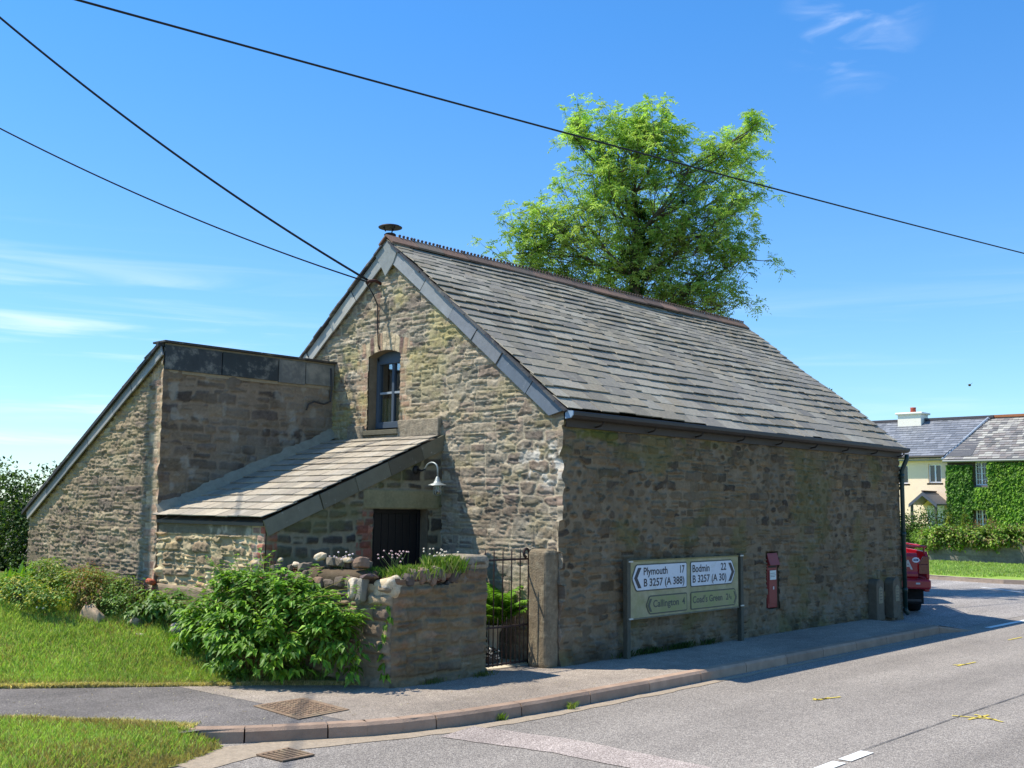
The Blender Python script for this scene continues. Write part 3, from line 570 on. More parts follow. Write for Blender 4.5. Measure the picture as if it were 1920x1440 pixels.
dpp.tube([(dx,-.072,.10),(dx,-.072,.06),(dx-.01,-.12,.0)],.038,10,G_); dpp.box((dx-.07,-.03,1.27),(dx+.07,.0,1.30),G_)
dpp.build('downpipe',prin('downpipe_paint',G_,rough=.45,spec=.5,cvar=.1,cscale=15),barn,smooth=True)
# window ----------------------------------------------------------------------
FP=C(72,84,96); win=MB(); x0,x1=.125,.19
yc=(WY0+WY1)/2
win.box((x0,WY0,WZ0+.045),(x1,WY0+.05,WZ1+.0),FP); win.box((x0,WY1-.05,WZ0+.045),(x1,WY1,WZ1),FP)
win.prism([(x0,WY0+.05,WZ1-.09)]+[(x0,WY1-.05,WZ1-.09)]+[(x0,WY1,WZ1+.0)]+[(x0,a,b) for a,b in ar[::-1]]+[(x0,WY0,WZ1)],(x1-x0,0,0),FP)
win.box((x0-.012,WY0+.05,WZ0+.045),(x1,WY1-.05,WZ0+.125),FP)
wf=win.build('window',prin('window_paint',FP,rough=.5,spec=.4,cvar=.08,cscale=20),barn,bevel=.004)
gb=MB(); gb.box((x0+.012,yc-.022,WZ0+.125),(x1-.01,yc+.022,WZ1-.09),FP); zm=WZ0+.125+(WZ1-.215-WZ0)*.5
gb.box((x0+.018,WY0+.05,zm-.014),(x1-.014,yc-.022,zm+.014),C(150,160,166)); gb.box((x0+.018,yc+.022,zm-.014),(x1-.014,WY1-.05,zm+.014),C(150,160,166))
gb.build('glazing_bars',M_ATT,wf,bevel=.002)
pn=MB(); pn.box((x0+.036,WY0+.045,WZ0+.12),(x0+.040,WY1-.045,WZ1-.085)); pn.build('pane',M_GLASS,wf)
cu=MB(); n=60; P=[]
for k in range(n+1):
    t=k/n; P.append((.215+.012*math.sin(t*60)+.01*math.sin(t*23),WY0+.03+(WY1-WY0-.06)*t))
for k in range(n):
    a,b=P[k],P[k+1]; c=C(150,158,96) if (k//3)%3 else C(196,190,150)
    cu.add([(a[0],a[1],WZ0+.05),(b[0],b[1],WZ0+.05),(b[0],b[1],zm-.06),(a[0],a[1],zm-.06)],[(0,1,2,3)],c)
cu.build('curtain',M_ATT,wf,smooth=True)
sl_=MB(); sl_.box((-.05,WY0-.02,WZ0-.05),(.2,WY1+.07,WZ0+.012),C(104,100,84)); sl_.build('window_sill',M_ROUGH,wf,bevel=.005)
rm=MB(); rm.box((.9,WY0-.6,2.0),(.92,WY1+.6,4.2),C(60,58,54)); rm.box((.32,WY0-.6,2.0),(.9,WY0-.58,4.2),C(60,58,54)); rm.box((.32,WY1+.58,2.0),(.9,WY1+.6,4.2),C(60,58,54)); rm.build('room_lining',M_ATT,barn)
ks=MB(); ks.box((-.075,1.87,2.50),(.02,2.60,2.715),C(160,152,136)); ks2=MB(); ks2.box((-.05,3.30,2.46),(.02,3.62,2.68),C(160,152,140))
def chip(o,seed=1,amp=.006,lev=2):
    s=o.modifiers.new('sub','SUBSURF'); s.subdivision_type='SIMPLE'; s.levels=s.render_levels=lev
    t=bpy.data.textures.new('chips','CLOUDS'); t.noise_scale=.09; d=o.modifiers.new('chips','DISPLACE'); d.texture=t; d.strength=amp*2; d.texture_coords='GLOBAL'; return o
chip(ks.build('sill_stone',M_GRAN,barn,bevel=.012),1,.008,4); chip(ks2.build('sill_stone',M_GRAN,barn,bevel=.012),1,.008,4)
# flue with round cowl
fl=MB(); fl.lathe((.20,RY+.27,RZ-.3),[(.055,0),(.055,.43)],14,C(48,40,36)); fl.lathe((.20,RY+.27,RZ+.11),[(.075,0),(.08,.02),(.06,.035)],14,C(64,50,42))
fo=fl.build('flue',M_ROUGH,barn,smooth=True); cw=MB(); cw.lathe((.20,RY+.27,RZ+.225),[(.155,-.006),(.158,.004),(.13,.02),(.06,.034),(.005,.04)],28,C(44,36,34)); cw.lathe((.20,RY+.27,RZ+.225),[(.155,-.006),(.005,.0)],28,C(30,26,25))
for k in range(3): a=k*2.09+.5; cw.tube([(.20+.06*math.cos(a),RY+.27+.06*math.sin(a),RZ+.17),(.20+.09*math.cos(a),RY+.27+.09*math.sin(a),RZ+.228)],.009,6,C(40,34,32))
cw.build('cowl',M_ATT,fo,smooth=True)
# cable bracket and the lead running down to the window
cb=MB(); cb.tube([(-.01,3.05,4.50),(-.10,3.06,4.53),(-.17,3.10,4.52),(-.18,3.14,4.49)],.022,8,C(70,40,32)); cb.tube([(-.18,3.14,4.49),(-.08,3.12,4.36),(-.035,3.08,4.22),(-.035,3.075,3.95),(-.035,3.05,3.7),(-.02,3.03,3.64)],.008,6,C(40,36,34)); cb.build('cable_bracket',M_ATT,barn,smooth=True)
# wing -----------------------------------------------------------------------
def wing_fn(y,z):
    A=coursed(y,z,71,(.03,.11),(.12,.5),.3,.02,.006,.006); B=coursed(y,z,73,(.05,.11),(.08,.26),.2,.045,.016,.025)
    edge_=wingz(y)-z
    A2=coursed(y,z,77,(.07,.16),(.14,.42),.35,.03,.010,.015); A=pick(A,A2,fbm(y*1.1,z*1.2,46)>.47)
    S=pick(A,B,((edge_<.28+.2*(fbm(y*3,z*3,4)-.3))|(fbm(y*1.1,z*1.6,47)>.68))&(y>YW+.3)|(y>6.7))
    K=coursed(y,z,75,(.088,.094),(.11,.24),0,.004,.010,.006); mb=(y<YW+.16+.09*((np.floor(z/.18)%2)>0)); S=pick(S,K,mb)
    d,sd,pr=stone_shape(y,z,S,23,.013,.008,.010,layer=.007,grain=.007,pits=.018)
    c=stone_col(y,z,S,sd,P_WING,C(146,130,104),25,var=.35,mix=.8,jw=.004); cb=stone_col(y,z,S,sd,P_BRICK,C(176,160,136),26); c=np.where(mb[...,None],cb*.9,c); d=np.where(mb,d*.5,d)
    pal=stone_col(y,z,S,sd,P_PALE,C(180,164,128),27); k=(smooth(.55,.15,edge_)*smooth(YW+.2,YW+.5,y))[...,None]; c=c*(1-.6*k)+pal*.6*k
    c=blot(c,C(146,134,92),.3*smooth(.52,.75,fbm(y*4,z*6,70,6))); c=blot(c,C(84,74,64),.5*smooth(.54,.72,fbm(y*2.2,z*2.5,72))*smooth(2.6,1.2,z))
    c=blot(c,C(178,166,142),.35*smooth(.62,.78,fbm(y*6,z*8,74,6)))
    return d,c
us=lines(YW,YE,.0118); vs=lines(.3,3.52,.0118)
def wplace(u,v,d):
    e=smooth(YW+.03,YW,u); d=d*(1-e)+jag(v+3)*e; return (-PW-d,u-jag(v+3)*smooth(YW+.012,YW,u),v)
hf('wing_wall',us,vs,wplace,wing_fn,lambda y,z:z<wingz(y)-.04,barn)
def wside_fn(x,z):
    S=coursed(x,z,83,(.10,.2),(.15,.45),.15,.05,.03,.04); A=coursed(x,z,81,(.09,.15),(.15,.4),.2,.03,.016,.03); S=pick(A,S,fbm(x*1.1,z*1.5,48)>.5)
    d,sd,pr=stone_shape(x,z,S,33,.016,.03,.07,layer=.002)
    c=stone_col(x,z,S,sd,PAL((112,98,80),(96,84,72),(84,74,66),(126,110,88),(104,92,80)),C(134,118,98),35,jw=.012)
    c=blot(c,C(142,130,112),.7*smooth(.42,.62,fbm(x*1.6,z*1.6,84))*smooth(-2.2,-1.2,x)); c=blot(c,C(160,156,142),.5*smooth(.6,.72,fbm(x*6,z*6,85)))
    return d,c
us=lines(-PW,0,.013); vs=lines(.3,3.22,.0135)
hf('wing_side_wall',us,vs,lambda u,v,d:(u-jag(v+3)*smooth(-PW+.012,-PW,u),YW-(d*(1-smooth(-PW+.03,-PW,u))+jag(v+3)*smooth(-PW+.03,-PW,u)),v),wside_fn,None,barn)
wk=MB(); wk.prism([(-PW+.0,YW+.0,-.1),(-PW,YE,-.1),(-PW,YE,wingz(YE)-.05),(-PW,YW,wingz(YW)-.05)],(PW,0,0),cm); wk.build('wing_masonry',M_ROUGH,barn)
# coping slabs of slate on the wing's high wall
rg=random.Random(3)
for a,b,c in((-PW-.03,-1.74,(66,70,70)),(-1.735,-.92,(60,66,66)),(-.915,-.50,(112,112,106)),(-.495,-.03,(118,118,110))):
    m=MB(); m.box((a,YW-.052-rg.uniform(0,.008),3.215+rg.uniform(-.01,.01)),(b-.008,YW-.024,3.50),C(*c)); m.build('coping_slab',prin('lichened_slate',C(*c),rough=.75,spec=.3,bump=.4,bscale=50,cvar=.3,cscale=6,blotch=(C(152,148,134),6,.5,.68,.7)),barn,bevel=.004)
m=MB(); m.box((-PW-.02,YW-.03,3.18),(-.02,YW-.012,3.222),C(150,138,114)); m.box((-PW-.02,YW-.036,3.492),(-.02,YW-.01,3.525),C(140,130,108)); m.build('coping_mortar',M_ROUGH,barn)
m=MB(); rg=random.Random(33)
for a,b in((-PW-.06,-1.9),(-1.9,-1.2),(-1.195,-.56),(-.55,.0)): m.box((a,YW-.085,3.528),(b-.006,YW+.2,3.553),C(62,60,58))
m.build('coping_edge',M_SLATE,barn,bevel=.003)
WSL=math.hypot(YE-YW+.1,ZW-ZE+.06); wuy,wuz=-(YE-YW)/math.hypot(YE-YW,ZW-ZE),(ZW-ZE)/math.hypot(YE-YW,ZW-ZE)
slates('wing_roof_slates',(-PW-.07,YE+.10,ZE-.04),(1,0,0),(0,wuy,wuz),PW+.05,WSL,[.2]*22,(.2,.42),.012,P_SL*.85,M_SLATE,barn,5,edge=.012)
s=0; rg=random.Random(12); TL=math.hypot(YE-YW,ZW-ZE); bd=MB()
while s<TL-.05:
    e=min(s+rg.uniform(.5,.8),TL); m=MB(); a=np.array((-PW-.056-rg.uniform(0,.012),YE+wuy*s,ZE-.03+wuz*s)); b=a+np.array((0,wuy*(e-s-.006),wuz*(e-s-.006))); n_=np.array((-.01,-wuz*.125,wuy*.125))
    m.prism([a,b,b+n_,a+n_],(.02,0,0),C(*rg.choice([(132,130,124),(116,116,112),(142,138,130)]))); m.build('verge_slab',M_SLATE_SM,barn,bevel=.003); s=e
m=MB(); a=np.array((-PW-.10,YE+.07,ZE-.075)); m.obox(a,(.16,0,0),np.array((0,wuy,wuz))*(TL+.08),(0,-wuz*-.0,.045),C(52,50,50)); m.build('verge_nosing',M_SLATE,barn)
# conduit hooked round the end of the wing wall
cd_=MB(); cd_.tube([(-.10,YW-.06,3.46),(-.085,YW-.065,3.2),(-.10,YW-.065,3.02),(-.2,YW-.065,2.98),(-.36,YW-.065,3.0),(-.45,YW-.06,2.96),(-.47,YW-.05,2.88)],.012,8,C(70,66,62)); cd_.build('conduit',M_ATT,barn,smooth=True)
# porch ----------------------------------------------------------------------
def porch_fn(y,z):
    S=coursed(y,z,93,(.055,.12),(.08,.30),.2,.05,.018,.028); K=coursed(y,z,95,(.082,.086),(.1,.2),0,.004,.012,.006); mb=(y<PY+.12+.10*((np.floor(z/.084)%3)>0)); S=pick(S,K,mb)
    d,sd,pr=stone_shape(y,z,S,43,.034,.014,.03,grain=.010,pits=.02); c=stone_col(y,z,S,sd,P_PALE,C(196,178,138),45,jw=.009); cb=stone_col(y,z,S,sd,PAL((170,104,84),(178,124,102),(150,128,112),(186,150,124),(160,92,76)),C(190,172,140),46)
    c=np.where(mb[...,None],cb,c); d=np.where(mb,d*.35+.008,d); k=(z>1.33)&~mb; c=np.where(k[...,None],np.array(C(120,112,92))*(.6+.7*fbm(y*9,z*20,7))[...,None],c); d=np.where(k,.01,d)
    c=blot(c,C(204,192,168),.5*smooth(.58,.74,fbm(y*7,z*8,90,6))); c=blot(c,C(110,100,80),.6*smooth(.55,.7,fbm(y*3,z*4,91)))
    return d,c
us=lines(PY,YW-.01,.0115); vs=lines(.4,1.49,.0115)
hf('porch_front_wall',us,vs,lambda u,v,d:(-PW+.02-(d*(1-smooth(PY+.02,PY,u))+.012*smooth(PY+.02,PY,u)),u,v),porch_fn,None,barn)
m=MB(); m.box((-PW-.05,PY+.02,.30),(-PW+.05,YW-.02,.76),C(138,122,100)); chip(m.build('porch_plinth',M_ROUGH,barn,bevel=.03),5,.012,5)
DX0,DX1,DZ=-1.062,-.225,1.625
def pside_fn(x,z):
    S=coursed(x,z,103,(.09,.17),(.13,.34),.15,.05,.034,.04); K=coursed(x,z,105,(.082,.086),(.1,.2),0,.004,.012,.006); mb=(x<-PW+.14)|((x<DX0)&(x>DX0-.16-.07*((np.floor(z/.084)%3)>0))); S=pick(S,K,mb&(z<1.62))
    mb=mb&(z<1.62); d,sd,pr=stone_shape(x,z,S,53,.018,.03,.05,layer=.002)
    c=stone_col(x,z,S,sd,PAL((92,84,70),(78,72,62),(100,92,76),(70,64,58),(86,80,60)),C(138,128,104),55,jw=.012); cb=stone_col(x,z,S,sd,PAL((140,84,66),(124,88,72),(150,104,84)),C(130,116,94),56); c=np.where(mb[...,None],cb,c)
    ln=(z>DZ)&(z<1.84)&(x>DX0-.16)&(x<DX1+.16); d=np.where(ln,.02+.004*fbm(x*6,z*30,4),d); c=np.where(ln[...,None],np.array(C(136,128,96))*(.75+.5*fbm(x*10,z*10,3))[...,None],c)
    c=blot(c,C(104,104,62),.5*smooth(.5,.7,fbm(x*3,z*4,100))); return d,c
us=lines(-PW+.02,0,.0125,(DX0,DX1)); vs=lines(-.02,2.5,.0125,(DZ,))
hf('porch_side_wall',us,vs,lambda u,v,d:(u,PY-d*(1-smooth(-PW+.05,-PW+.02,u)),v),pside_fn,lambda x,z:(z<porchz(x)-.05)&~((x>DX0)&(x<DX1)&(z<DZ)),barn)
m=MB(); m.prism([(-PW+.03,PY+.0,-.1),(DX0,PY,-.1),(DX0,PY,porchz(DX0)-.06),(-PW+.03,PY,porchz(-PW)-.04)],(0,.2,0),cm); m.prism([(DX1,PY,-.1),(0,PY,-.1),(0,PY,porchz(0)-.06),(DX1,PY,porchz(DX1)-.06)],(0,.2,0),cm); m.prism([(DX0,PY,DZ),(DX1,PY,DZ),(DX1,PY,porchz(DX1)-.06),(DX0,PY,porchz(DX0)-.06)],(0,.2,0),cm); m.box((-PW+.03,PY+.2,-.1),(-PW+.23,YW-.01,1.46),cm); m.build('porch_masonry',M_ROUGH,barn)
dr=MB(); DC=C(20,18,20)
for k in range(7): w_=(DX1-DX0-.08)/7; x=DX0+.04+k*w_; dr.box((x+.003,PY+.14,0.02),(x+w_-.003,PY+.17,DZ-.05),DC)
dr.box((DX0,PY+.12,0),(DX0+.045,PY+.19,DZ),DC); dr.box((DX1-.045,PY+.12,0),(DX1,PY+.19,DZ),DC); dr.box((DX0+.045,PY+.12,DZ-.05),(DX1-.045,PY+.19,DZ),DC)
do=dr.build('door',prin('door_paint',DC,rough=.5,cvar=.15,cscale=20),barn,bevel=.003); m=MB(); m.tube([(DX1-.13,PY+.13,.98),(DX1-.13,PY+.09,.98),(DX1-.13,PY+.09,.88),(DX1-.13,PY+.13,.88)],.009,6,C(60,60,62)); m.build('handle',M_ATT,do)
PSL=math.hypot(PW+.08,PZR-PZE+.02); pu=np.array((PW,0,PZR-PZE)); pu/=np.linalg.norm(pu)
slates('porch_roof_slates',(-PW-.08,PY-.06,PZE-.005),(0,1,0),tuple(pu),YW-PY+.04,PSL,[.205]*12+[.1],(.17,.30),.010,PAL((166,154,134),(154,144,126),(172,160,138),(148,138,122),(160,148,128),(168,158,140)),M_SLATE,barn,7,edge=.006,jit=.006,wave=.003)
m=MB(); m.prism([(-PW-.04,PY-.02,PZE-.045),(0,PY-.02,PZR-.03),(0,PY-.02,PZR-.07),(-PW-.04,PY-.02,PZE-.08)],(0,YW-PY,0),C(80,72,62)); m.build('porch_boards',M_ATT,barn)
s=0; rg=random.Random(15); TL=np.hypot(PW+.05,PZR-PZE)
while s<TL-.05:
    e=min(s+rg.uniform(.5,.75),TL); m=MB(); a=np.array((-PW-.05,PY-.045-rg.uniform(0,.012),PZE-.022))+pu*s; b=a+pu*(e-s-.006); n_=np.array((pu[2],0,-pu[0]))*.17
    m.prism([a,b,b+n_,a+n_],(0,.02,0),C(*rg.choice([(98,94,76),(84,80,66),(108,104,86)]))); m.build('porch_verge_slab',M_SLATE_SM,barn,bevel=.003); s=e
# mortar upstand where the porch roof meets the wing
m=MB(); n=26; V=[];
for k in range(n+1):
    t=k/n; p=np.array((-PW-.05,0,PZE))+pu*(PSL*t); hh=.10+.012*math.sin(k*1.1)+.025*random.random(); V+=[(p[0],YW-.10-.02*random.random(),p[2]+.012),(p[0],YW-.07,p[2]+.6*hh),(p[0],YW-.015,p[2]+hh+.02)]
m.add(V,[(3*k+j,3*k+3+j,3*k+4+j,3*k+1+j) for k in range(n) for j in(0,1)],C(150,142,122)); m.build('mortar_fillet',M_ROUGH,barn,smooth=True)
# ---------------------------------------------------------------- leaves
def leaves(name,P,D,Nn,Ln,Wd,cols,mat,parent=None,fold=.25,droop=.15,local=False):
    P,D,Nn=[np.asarray(a,float) for a in(P,D,Nn)]; n=len(P); D/=np.linalg.norm(D,axis=1)[:,None]+1e-9; S=np.cross(D,Nn); S/=np.linalg.norm(S,axis=1)[:,None]+1e-9; U=np.cross(S,D)
    Ln=np.broadcast_to(Ln,(n,))[:,None]; Wd=np.broadcast_to(Wd,(n,))[:,None]
    M=P+D*Ln*.45; Lf=P+D*Ln*.40+S*Wd/2+U*Wd*fold; Rt=P+D*Ln*.40-S*Wd/2+U*Wd*fold; T=P+D*Ln-U*Ln*droop
    V=np.stack([P,Lf,M,Rt,T],1).reshape(-1,3); I=np.arange(n)*5; Fq=np.concatenate([np.stack([I,I+2,I+1],-1),np.stack([I,I+3,I+2],-1),np.stack([I+1,I+2,I+4],-1),np.stack([I+2,I+3,I+4],-1)])
    return mesh_np(name,V,Fq,mat,parent,np.repeat(cols,5,0),prune=False,local=local)
def unit(n): v=RNG.normal(size=(n,3)); return v/np.linalg.norm(v,axis=1)[:,None]
def lcol(pal,n,lo=.7,hi=1.2): return pal[RNG.integers(0,len(pal),n)]*RNG.uniform(lo,hi,(n,1))
def blob_leaves(name,blobs,N,pal,L=(.05,.09),wr=.5,mat=M_LEAF,parent=None,shell=.35,down=.3,clump=.12,ncl=None):
    """leaf clumps spread through ellipsoids: blobs = (centre, radii)"""
    vol=np.array([r[0]*r[1]*r[2] for c,r in blobs])**.7; vol/=vol.sum(); ncl=ncl or max(20,N//28); b=RNG.choice(len(blobs),ncl,p=vol)
    u=unit(ncl); rr=RNG.random(ncl)**shell; cc=np.array([blobs[i][0] for i in b])+u*rr[:,None]*np.array([blobs[i][1] for i in b]); k=RNG.integers(0,ncl,N); tone=RNG.uniform(.75,1.25,ncl)
    P=cc[k]+RNG.normal(0,clump,(N,3))*np.minimum(1,np.array([min(blobs[i][1]) for i in b])[k][:,None]*2.2); D=u[k]*.7+unit(N)*.8+np.array([0,0,-down]); Nn=u[k]*.6+unit(N)*.5+np.array([0,0,.8])
    Ln=RNG.uniform(*L,N); return leaves(name,P,D,Nn,Ln,Ln*wr,lcol(pal,N)*tone[k][:,None],mat,parent)
# ---------------------------------------------------------------- ash tree behind the barn
TD=25.0; FH=np.array([CF[0],CF[1],0]); FH/=np.linalg.norm(FH); RH=np.array([CR[0],CR[1],0]); RH/=np.linalg.norm(RH)
tb=at(1195,800,TD); tb[2]=-.1
ash=thing('ash_tree','tall open ash tree in fresh pale green leaf rising behind the barn ridge','tree',tuple(tb))
lobes=[(1192,262,62,56),(1125,335,74,64),(1290,322,85,72),(1385,275,44,44),(1390,340,55,60),(1188,222,26,30),(1095,215,22,24),(1200,400,130,95),(1330,430,95,75),(1080,410,85,75),(1000,425,66,46),(968,478,62,44),(1045,500,90,60),(1200,500,115,80),(1310,520,85,70),(1400,480,65,38),(1440,490,28,22),(1365,570,45,42),(1270,575,70,50),(1120,540,80,40),(1080,270,16,14),(1415,250,16,20),(1240,268,72,54),(1150,272,52,50)]
S_=F/TD
lobes=[((1250+(px-1250)*.94 if px>1250 else px),py,rx,ry) for px,py,rx,ry in lobes if px!=1440]
def grow():
    rg=np.random.default_rng(12); base=np.array(tb); wood=MB(); BK=C(96,88,72)
    top=at(1190,330,TD); fork=[at(1195,600,TD),at(1190,520,TD),at(1195,440,TD),at(1190,360,TD)]
    trunk=[base,base+(0,0,1.2),base+(.03,.02,2.4)]+fork
    wood.tube(trunk,[.26,.22,.2,.15,.12,.09,.05],9,BK)
    tips=[];tdir=[];tl=[]
    def curve(a,b,up,n=6,j=.08):
        a=np.array(a);b=np.array(b); m=(a+b)/2+np.array([0,0,up]); return [ (1-t)**2*a+2*t*(1-t)*m+t*t*b+(rg.normal(0,j,3)*np.linalg.norm(b-a)*.12 if 0<t<1 else 0) for t in np.linspace(0,1,n)]
    for (px,py,rx,ry) in lobes:
        cz=at(px,py,TD); dep=rg.uniform(-.5,.5)*1.4; rX,rZ=rx/S_,ry/S_; rY=max(rX,rZ)*rg.uniform(.8,1.1); c=cz+FH*dep
        st=trunk[3+int(np.clip((600-py-60)/90,0,3))] if True else 0
        limb=curve(st,c,-.25 if c[2]>st[2] else .3,7); r0=.02+.014*math.sqrt(rX*rZ)*2; wood.tube(limb,list(np.linspace(r0,.016,7)),6,BK)
        nb=max(6,int(22*rX*rZ+5))
        for k in range(nb):
            u=rg.normal(size=3); u/=np.linalg.norm(u); q=rg.random()**.3; e=c+(RH*u[0]*rX+FH*u[1]*rY+np.array([0,0,1])*u[2]*rZ)*q
            s0=limb[rg.integers(2,7)]; br=curve(s0,e,-.22*np.linalg.norm(e-s0),5); wood.tube(br,list(np.linspace(.014,.006,5)),4,BK,cap=False)
            for t in range(rg.integers(3,6)):
                p0=br[rg.integers(2,5)]; v=(e-s0)/(np.linalg.norm(e-s0)+1e-6)*.3+rg.normal(0,.3,3)+np.array([0,0,.22]); v*=rg.uniform(.5,1.1)*.85*(.35 if p0[2]>base[2]+10.2 else 1); p1=p0+v
                tw=curve(p0,p1,-.05,4); wood.tube(tw,[.006,.005,.004,.003],3,BK,cap=False); tips.append(p1); tdir.append(v/np.linalg.norm(v)); 
            tips.append(e); tdir.append(np.array([0,0,1.]))
    # ivy-clad stem: small dark leaves
    return wood,np.array(tips),np.array(tdir)
wood,tips,tdir=grow(); wood.build('trunk',M_BARK,ash)
n=len(tips); nf=7; nl=9
tipk=np.repeat(np.arange(n),nf); a=RNG.uniform(0,6.283,n*nf); el=RNG.uniform(-.8,1.1,n*nf); fd=np.stack([np.cos(a)*np.cos(el),np.sin(a)*np.cos(el),np.sin(el)],-1)+tdir[tipk]*.35; fd/=np.linalg.norm(fd,axis=1)[:,None]
fl_=RNG.uniform(.16,.27,n*nf); tn=RNG.uniform(.72,1.22,n)
k=np.repeat(np.arange(n*nf),nl); t=np.tile((np.arange(nl)//2)/(nl//2),n*nf); sd_=np.tile(np.where(np.arange(nl)%2==0,1,-1),n*nf); last=np.tile(np.arange(nl)==nl-1,n*nf)
side=np.cross(fd,np.array([0,0,1.])); side/=np.linalg.norm(side,axis=1)[:,None]+1e-6
P=tips[tipk][k]+fd[k]*(fl_[k]*(.25+.75*t))[:,None]-np.array([0,0,1.])*(fl_[k]*.35*t**2)[:,None]
D=fd[k]*.55+side[k]*(sd_*np.where(last,0,.85))[:,None]+np.array([0,0,-.35])+RNG.normal(0,.2,(len(k),3)); Nn=np.array([0,0,1.])+RNG.normal(0,.6,(len(k),3))
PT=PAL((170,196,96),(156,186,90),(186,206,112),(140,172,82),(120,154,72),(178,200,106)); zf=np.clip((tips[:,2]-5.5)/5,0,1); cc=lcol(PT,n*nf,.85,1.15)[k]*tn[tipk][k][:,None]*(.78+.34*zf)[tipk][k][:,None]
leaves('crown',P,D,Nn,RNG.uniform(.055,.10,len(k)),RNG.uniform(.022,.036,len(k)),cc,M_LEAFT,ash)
ivc=[(at(1195+RNG.uniform(-8,8),y,TD),(.30,.30,.3)) for y in range(380,640,22)]+[(at(1225+i*14,520-i*30,TD),(.16,.16,.25)) for i in range(5)]+[(at(1150-i*12,520-i*26,TD),(.16,.16,.25)) for i in range(4)]
blob_leaves('ivy',ivc,2600,PAL((58,92,34),(48,80,30),(76,112,42),(40,66,28)),(.07,.11),.8,M_LEAF,ash,.6,.5,.08)
# ---------------------------------------------------------------- the big leafy shrub and the beds
def stems(parent,base,tipsl,r=.006,c=C(90,96,52),name='stem'):
    m=MB()
    for t in tipsl:
        b=np.array(base)+np.array([random.uniform(-.12,.12),random.uniform(-.12,.12),0]); t=np.array(t); mid=(b+t)/2+np.array([0,0,.25*np.linalg.norm(t-b)]) ; m.tube([b,(b+mid)/2,mid*.8+t*.2,t],[r,r*.9,r*.7,r*.4],4,c,cap=False)
    return m.build(name,M_BARK,parent)
PSH=PAL((108,148,40),(90,130,38),(124,162,48),(142,176,62),(76,112,38),(104,138,56))
sb=(-2.78,1.35,.05)
shr=thing('leafy_shrub','large mound of pointed fresh green leaves against the rubble garden wall','shrub',sb)
bl=[((-2.72,1.30,.62),(.38,.55,.42)),((-2.62,.98,.62),(.36,.42,.36)),((-2.80,1.75,.72),(.32,.42,.32)),((-2.98,1.50,.38),(.35,.48,.34)),((-2.62,.62,.52),(.20,.26,.38)),((-2.50,.48,.40),(.16,.18,.34)),((-2.95,2.05,.50),(.25,.32,.28)),((-2.85,1.05,.35),(.28,.35,.3)),((-2.95,2.3,.42),(.2,.22,.25)),((-2.8,1.75,.86),(.2,.25,.16)),((-2.72,1.15,.78),(.2,.3,.18))]
def shrub_leaves(parent,bl,N,pal,L,wr,ncl,rosette=.06,name='leaves'):
    vol=np.array([r[0]*r[1]*r[2] for c,r in bl])**.7; vol/=vol.sum(); b=RNG.choice(len(bl),ncl,p=vol); u=unit(ncl); u[:,2]=np.abs(u[:,2])*RNG.choice([1,1,-1],ncl); rr=RNG.random(ncl)**.28
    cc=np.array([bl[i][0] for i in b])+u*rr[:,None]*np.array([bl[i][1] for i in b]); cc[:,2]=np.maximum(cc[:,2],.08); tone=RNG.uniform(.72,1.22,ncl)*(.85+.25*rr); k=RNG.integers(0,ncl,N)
    a=RNG.uniform(0,6.283,N); ring=np.stack([np.cos(a),np.sin(a),0*a],-1); D=ring+u[k]*.5+np.array([0,0,-.45])+unit(N)*.25; P=cc[k]+ring*RNG.uniform(0,rosette,(N,1))+RNG.normal(0,.02,(N,3)); Nn=np.array([0,0,1.])+u[k]*.5+unit(N)*.3
    Ln=RNG.uniform(*L,N)*np.where(RNG.random(N)<.2,.6,1); c=lcol(pal,N,.8,1.15)*tone[k][:,None]; leaves(name,P,D,Nn,Ln,Ln*wr*RNG.uniform(.8,1.2,N),c,M_LEAF,parent,fold=.22,droop=.22); return cc
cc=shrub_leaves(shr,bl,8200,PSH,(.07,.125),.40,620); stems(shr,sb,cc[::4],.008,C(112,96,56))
sh=np.random.default_rng(8); SP=[];SD=[];tipz=[]
for i in range(70):
    c,r=bl[sh.integers(len(bl))]; a=sh.uniform(0,6.28); e=np.array(c)+np.array([math.cos(a)*r[0]*.7,math.sin(a)*r[1]*.8,r[2]*sh.uniform(.3,.9)]); v=np.array([math.cos(a)*.12,math.sin(a)*.12,sh.uniform(.05,.22)])*1.2; tipz.append(e+v)
    for k in range(9): q=k/8; SP.append(e+v*q); b_=sh.uniform(0,6.28); SD.append([math.cos(b_)*.8,math.sin(b_)*.8,.35-.5*(1-q)])
n=len(SP); leaves('shoot_leaves',SP,SD,np.tile([0,0,1.],(n,1))+unit(n)*.4,RNG.uniform(.055,.105,n),RNG.uniform(.022,.036,n),lcol(PSH,n,.9,1.3),M_LEAF,shr,fold=.2,droop=.2); stems(shr,sb,tipz,.005,C(120,110,60),'shoot')
m=MB()
P=[at(722,1100,10.15),at(730,1150,10.05),at(716,1200,10.05),at(722,1260,10.0)]
shr2=thing('creeping_stem','trailing leafy stem hanging down the corner of the rubble garden wall','plant',tuple(P[3]))
m.tube(P,.005,5,C(150,130,80)); m.build('stem',M_BARK,shr2)
q=np.array([P[i]*(1-t)+P[i+1]*t for i in range(3) for t in(.1,.4,.7)]+[P[3]]*3); n=len(q)*3; q=np.repeat(q,3,0); a=RNG.uniform(0,6.28,n); D=np.stack([np.cos(a)*.6,np.sin(a)*.6,-.8+0*a],-1); leaves('leaves',q,D,-np.tile(CF,(n,1))+unit(n)*.5,RNG.uniform(.07,.13,n),.045,lcol(PSH,n),M_LEAF,shr2)
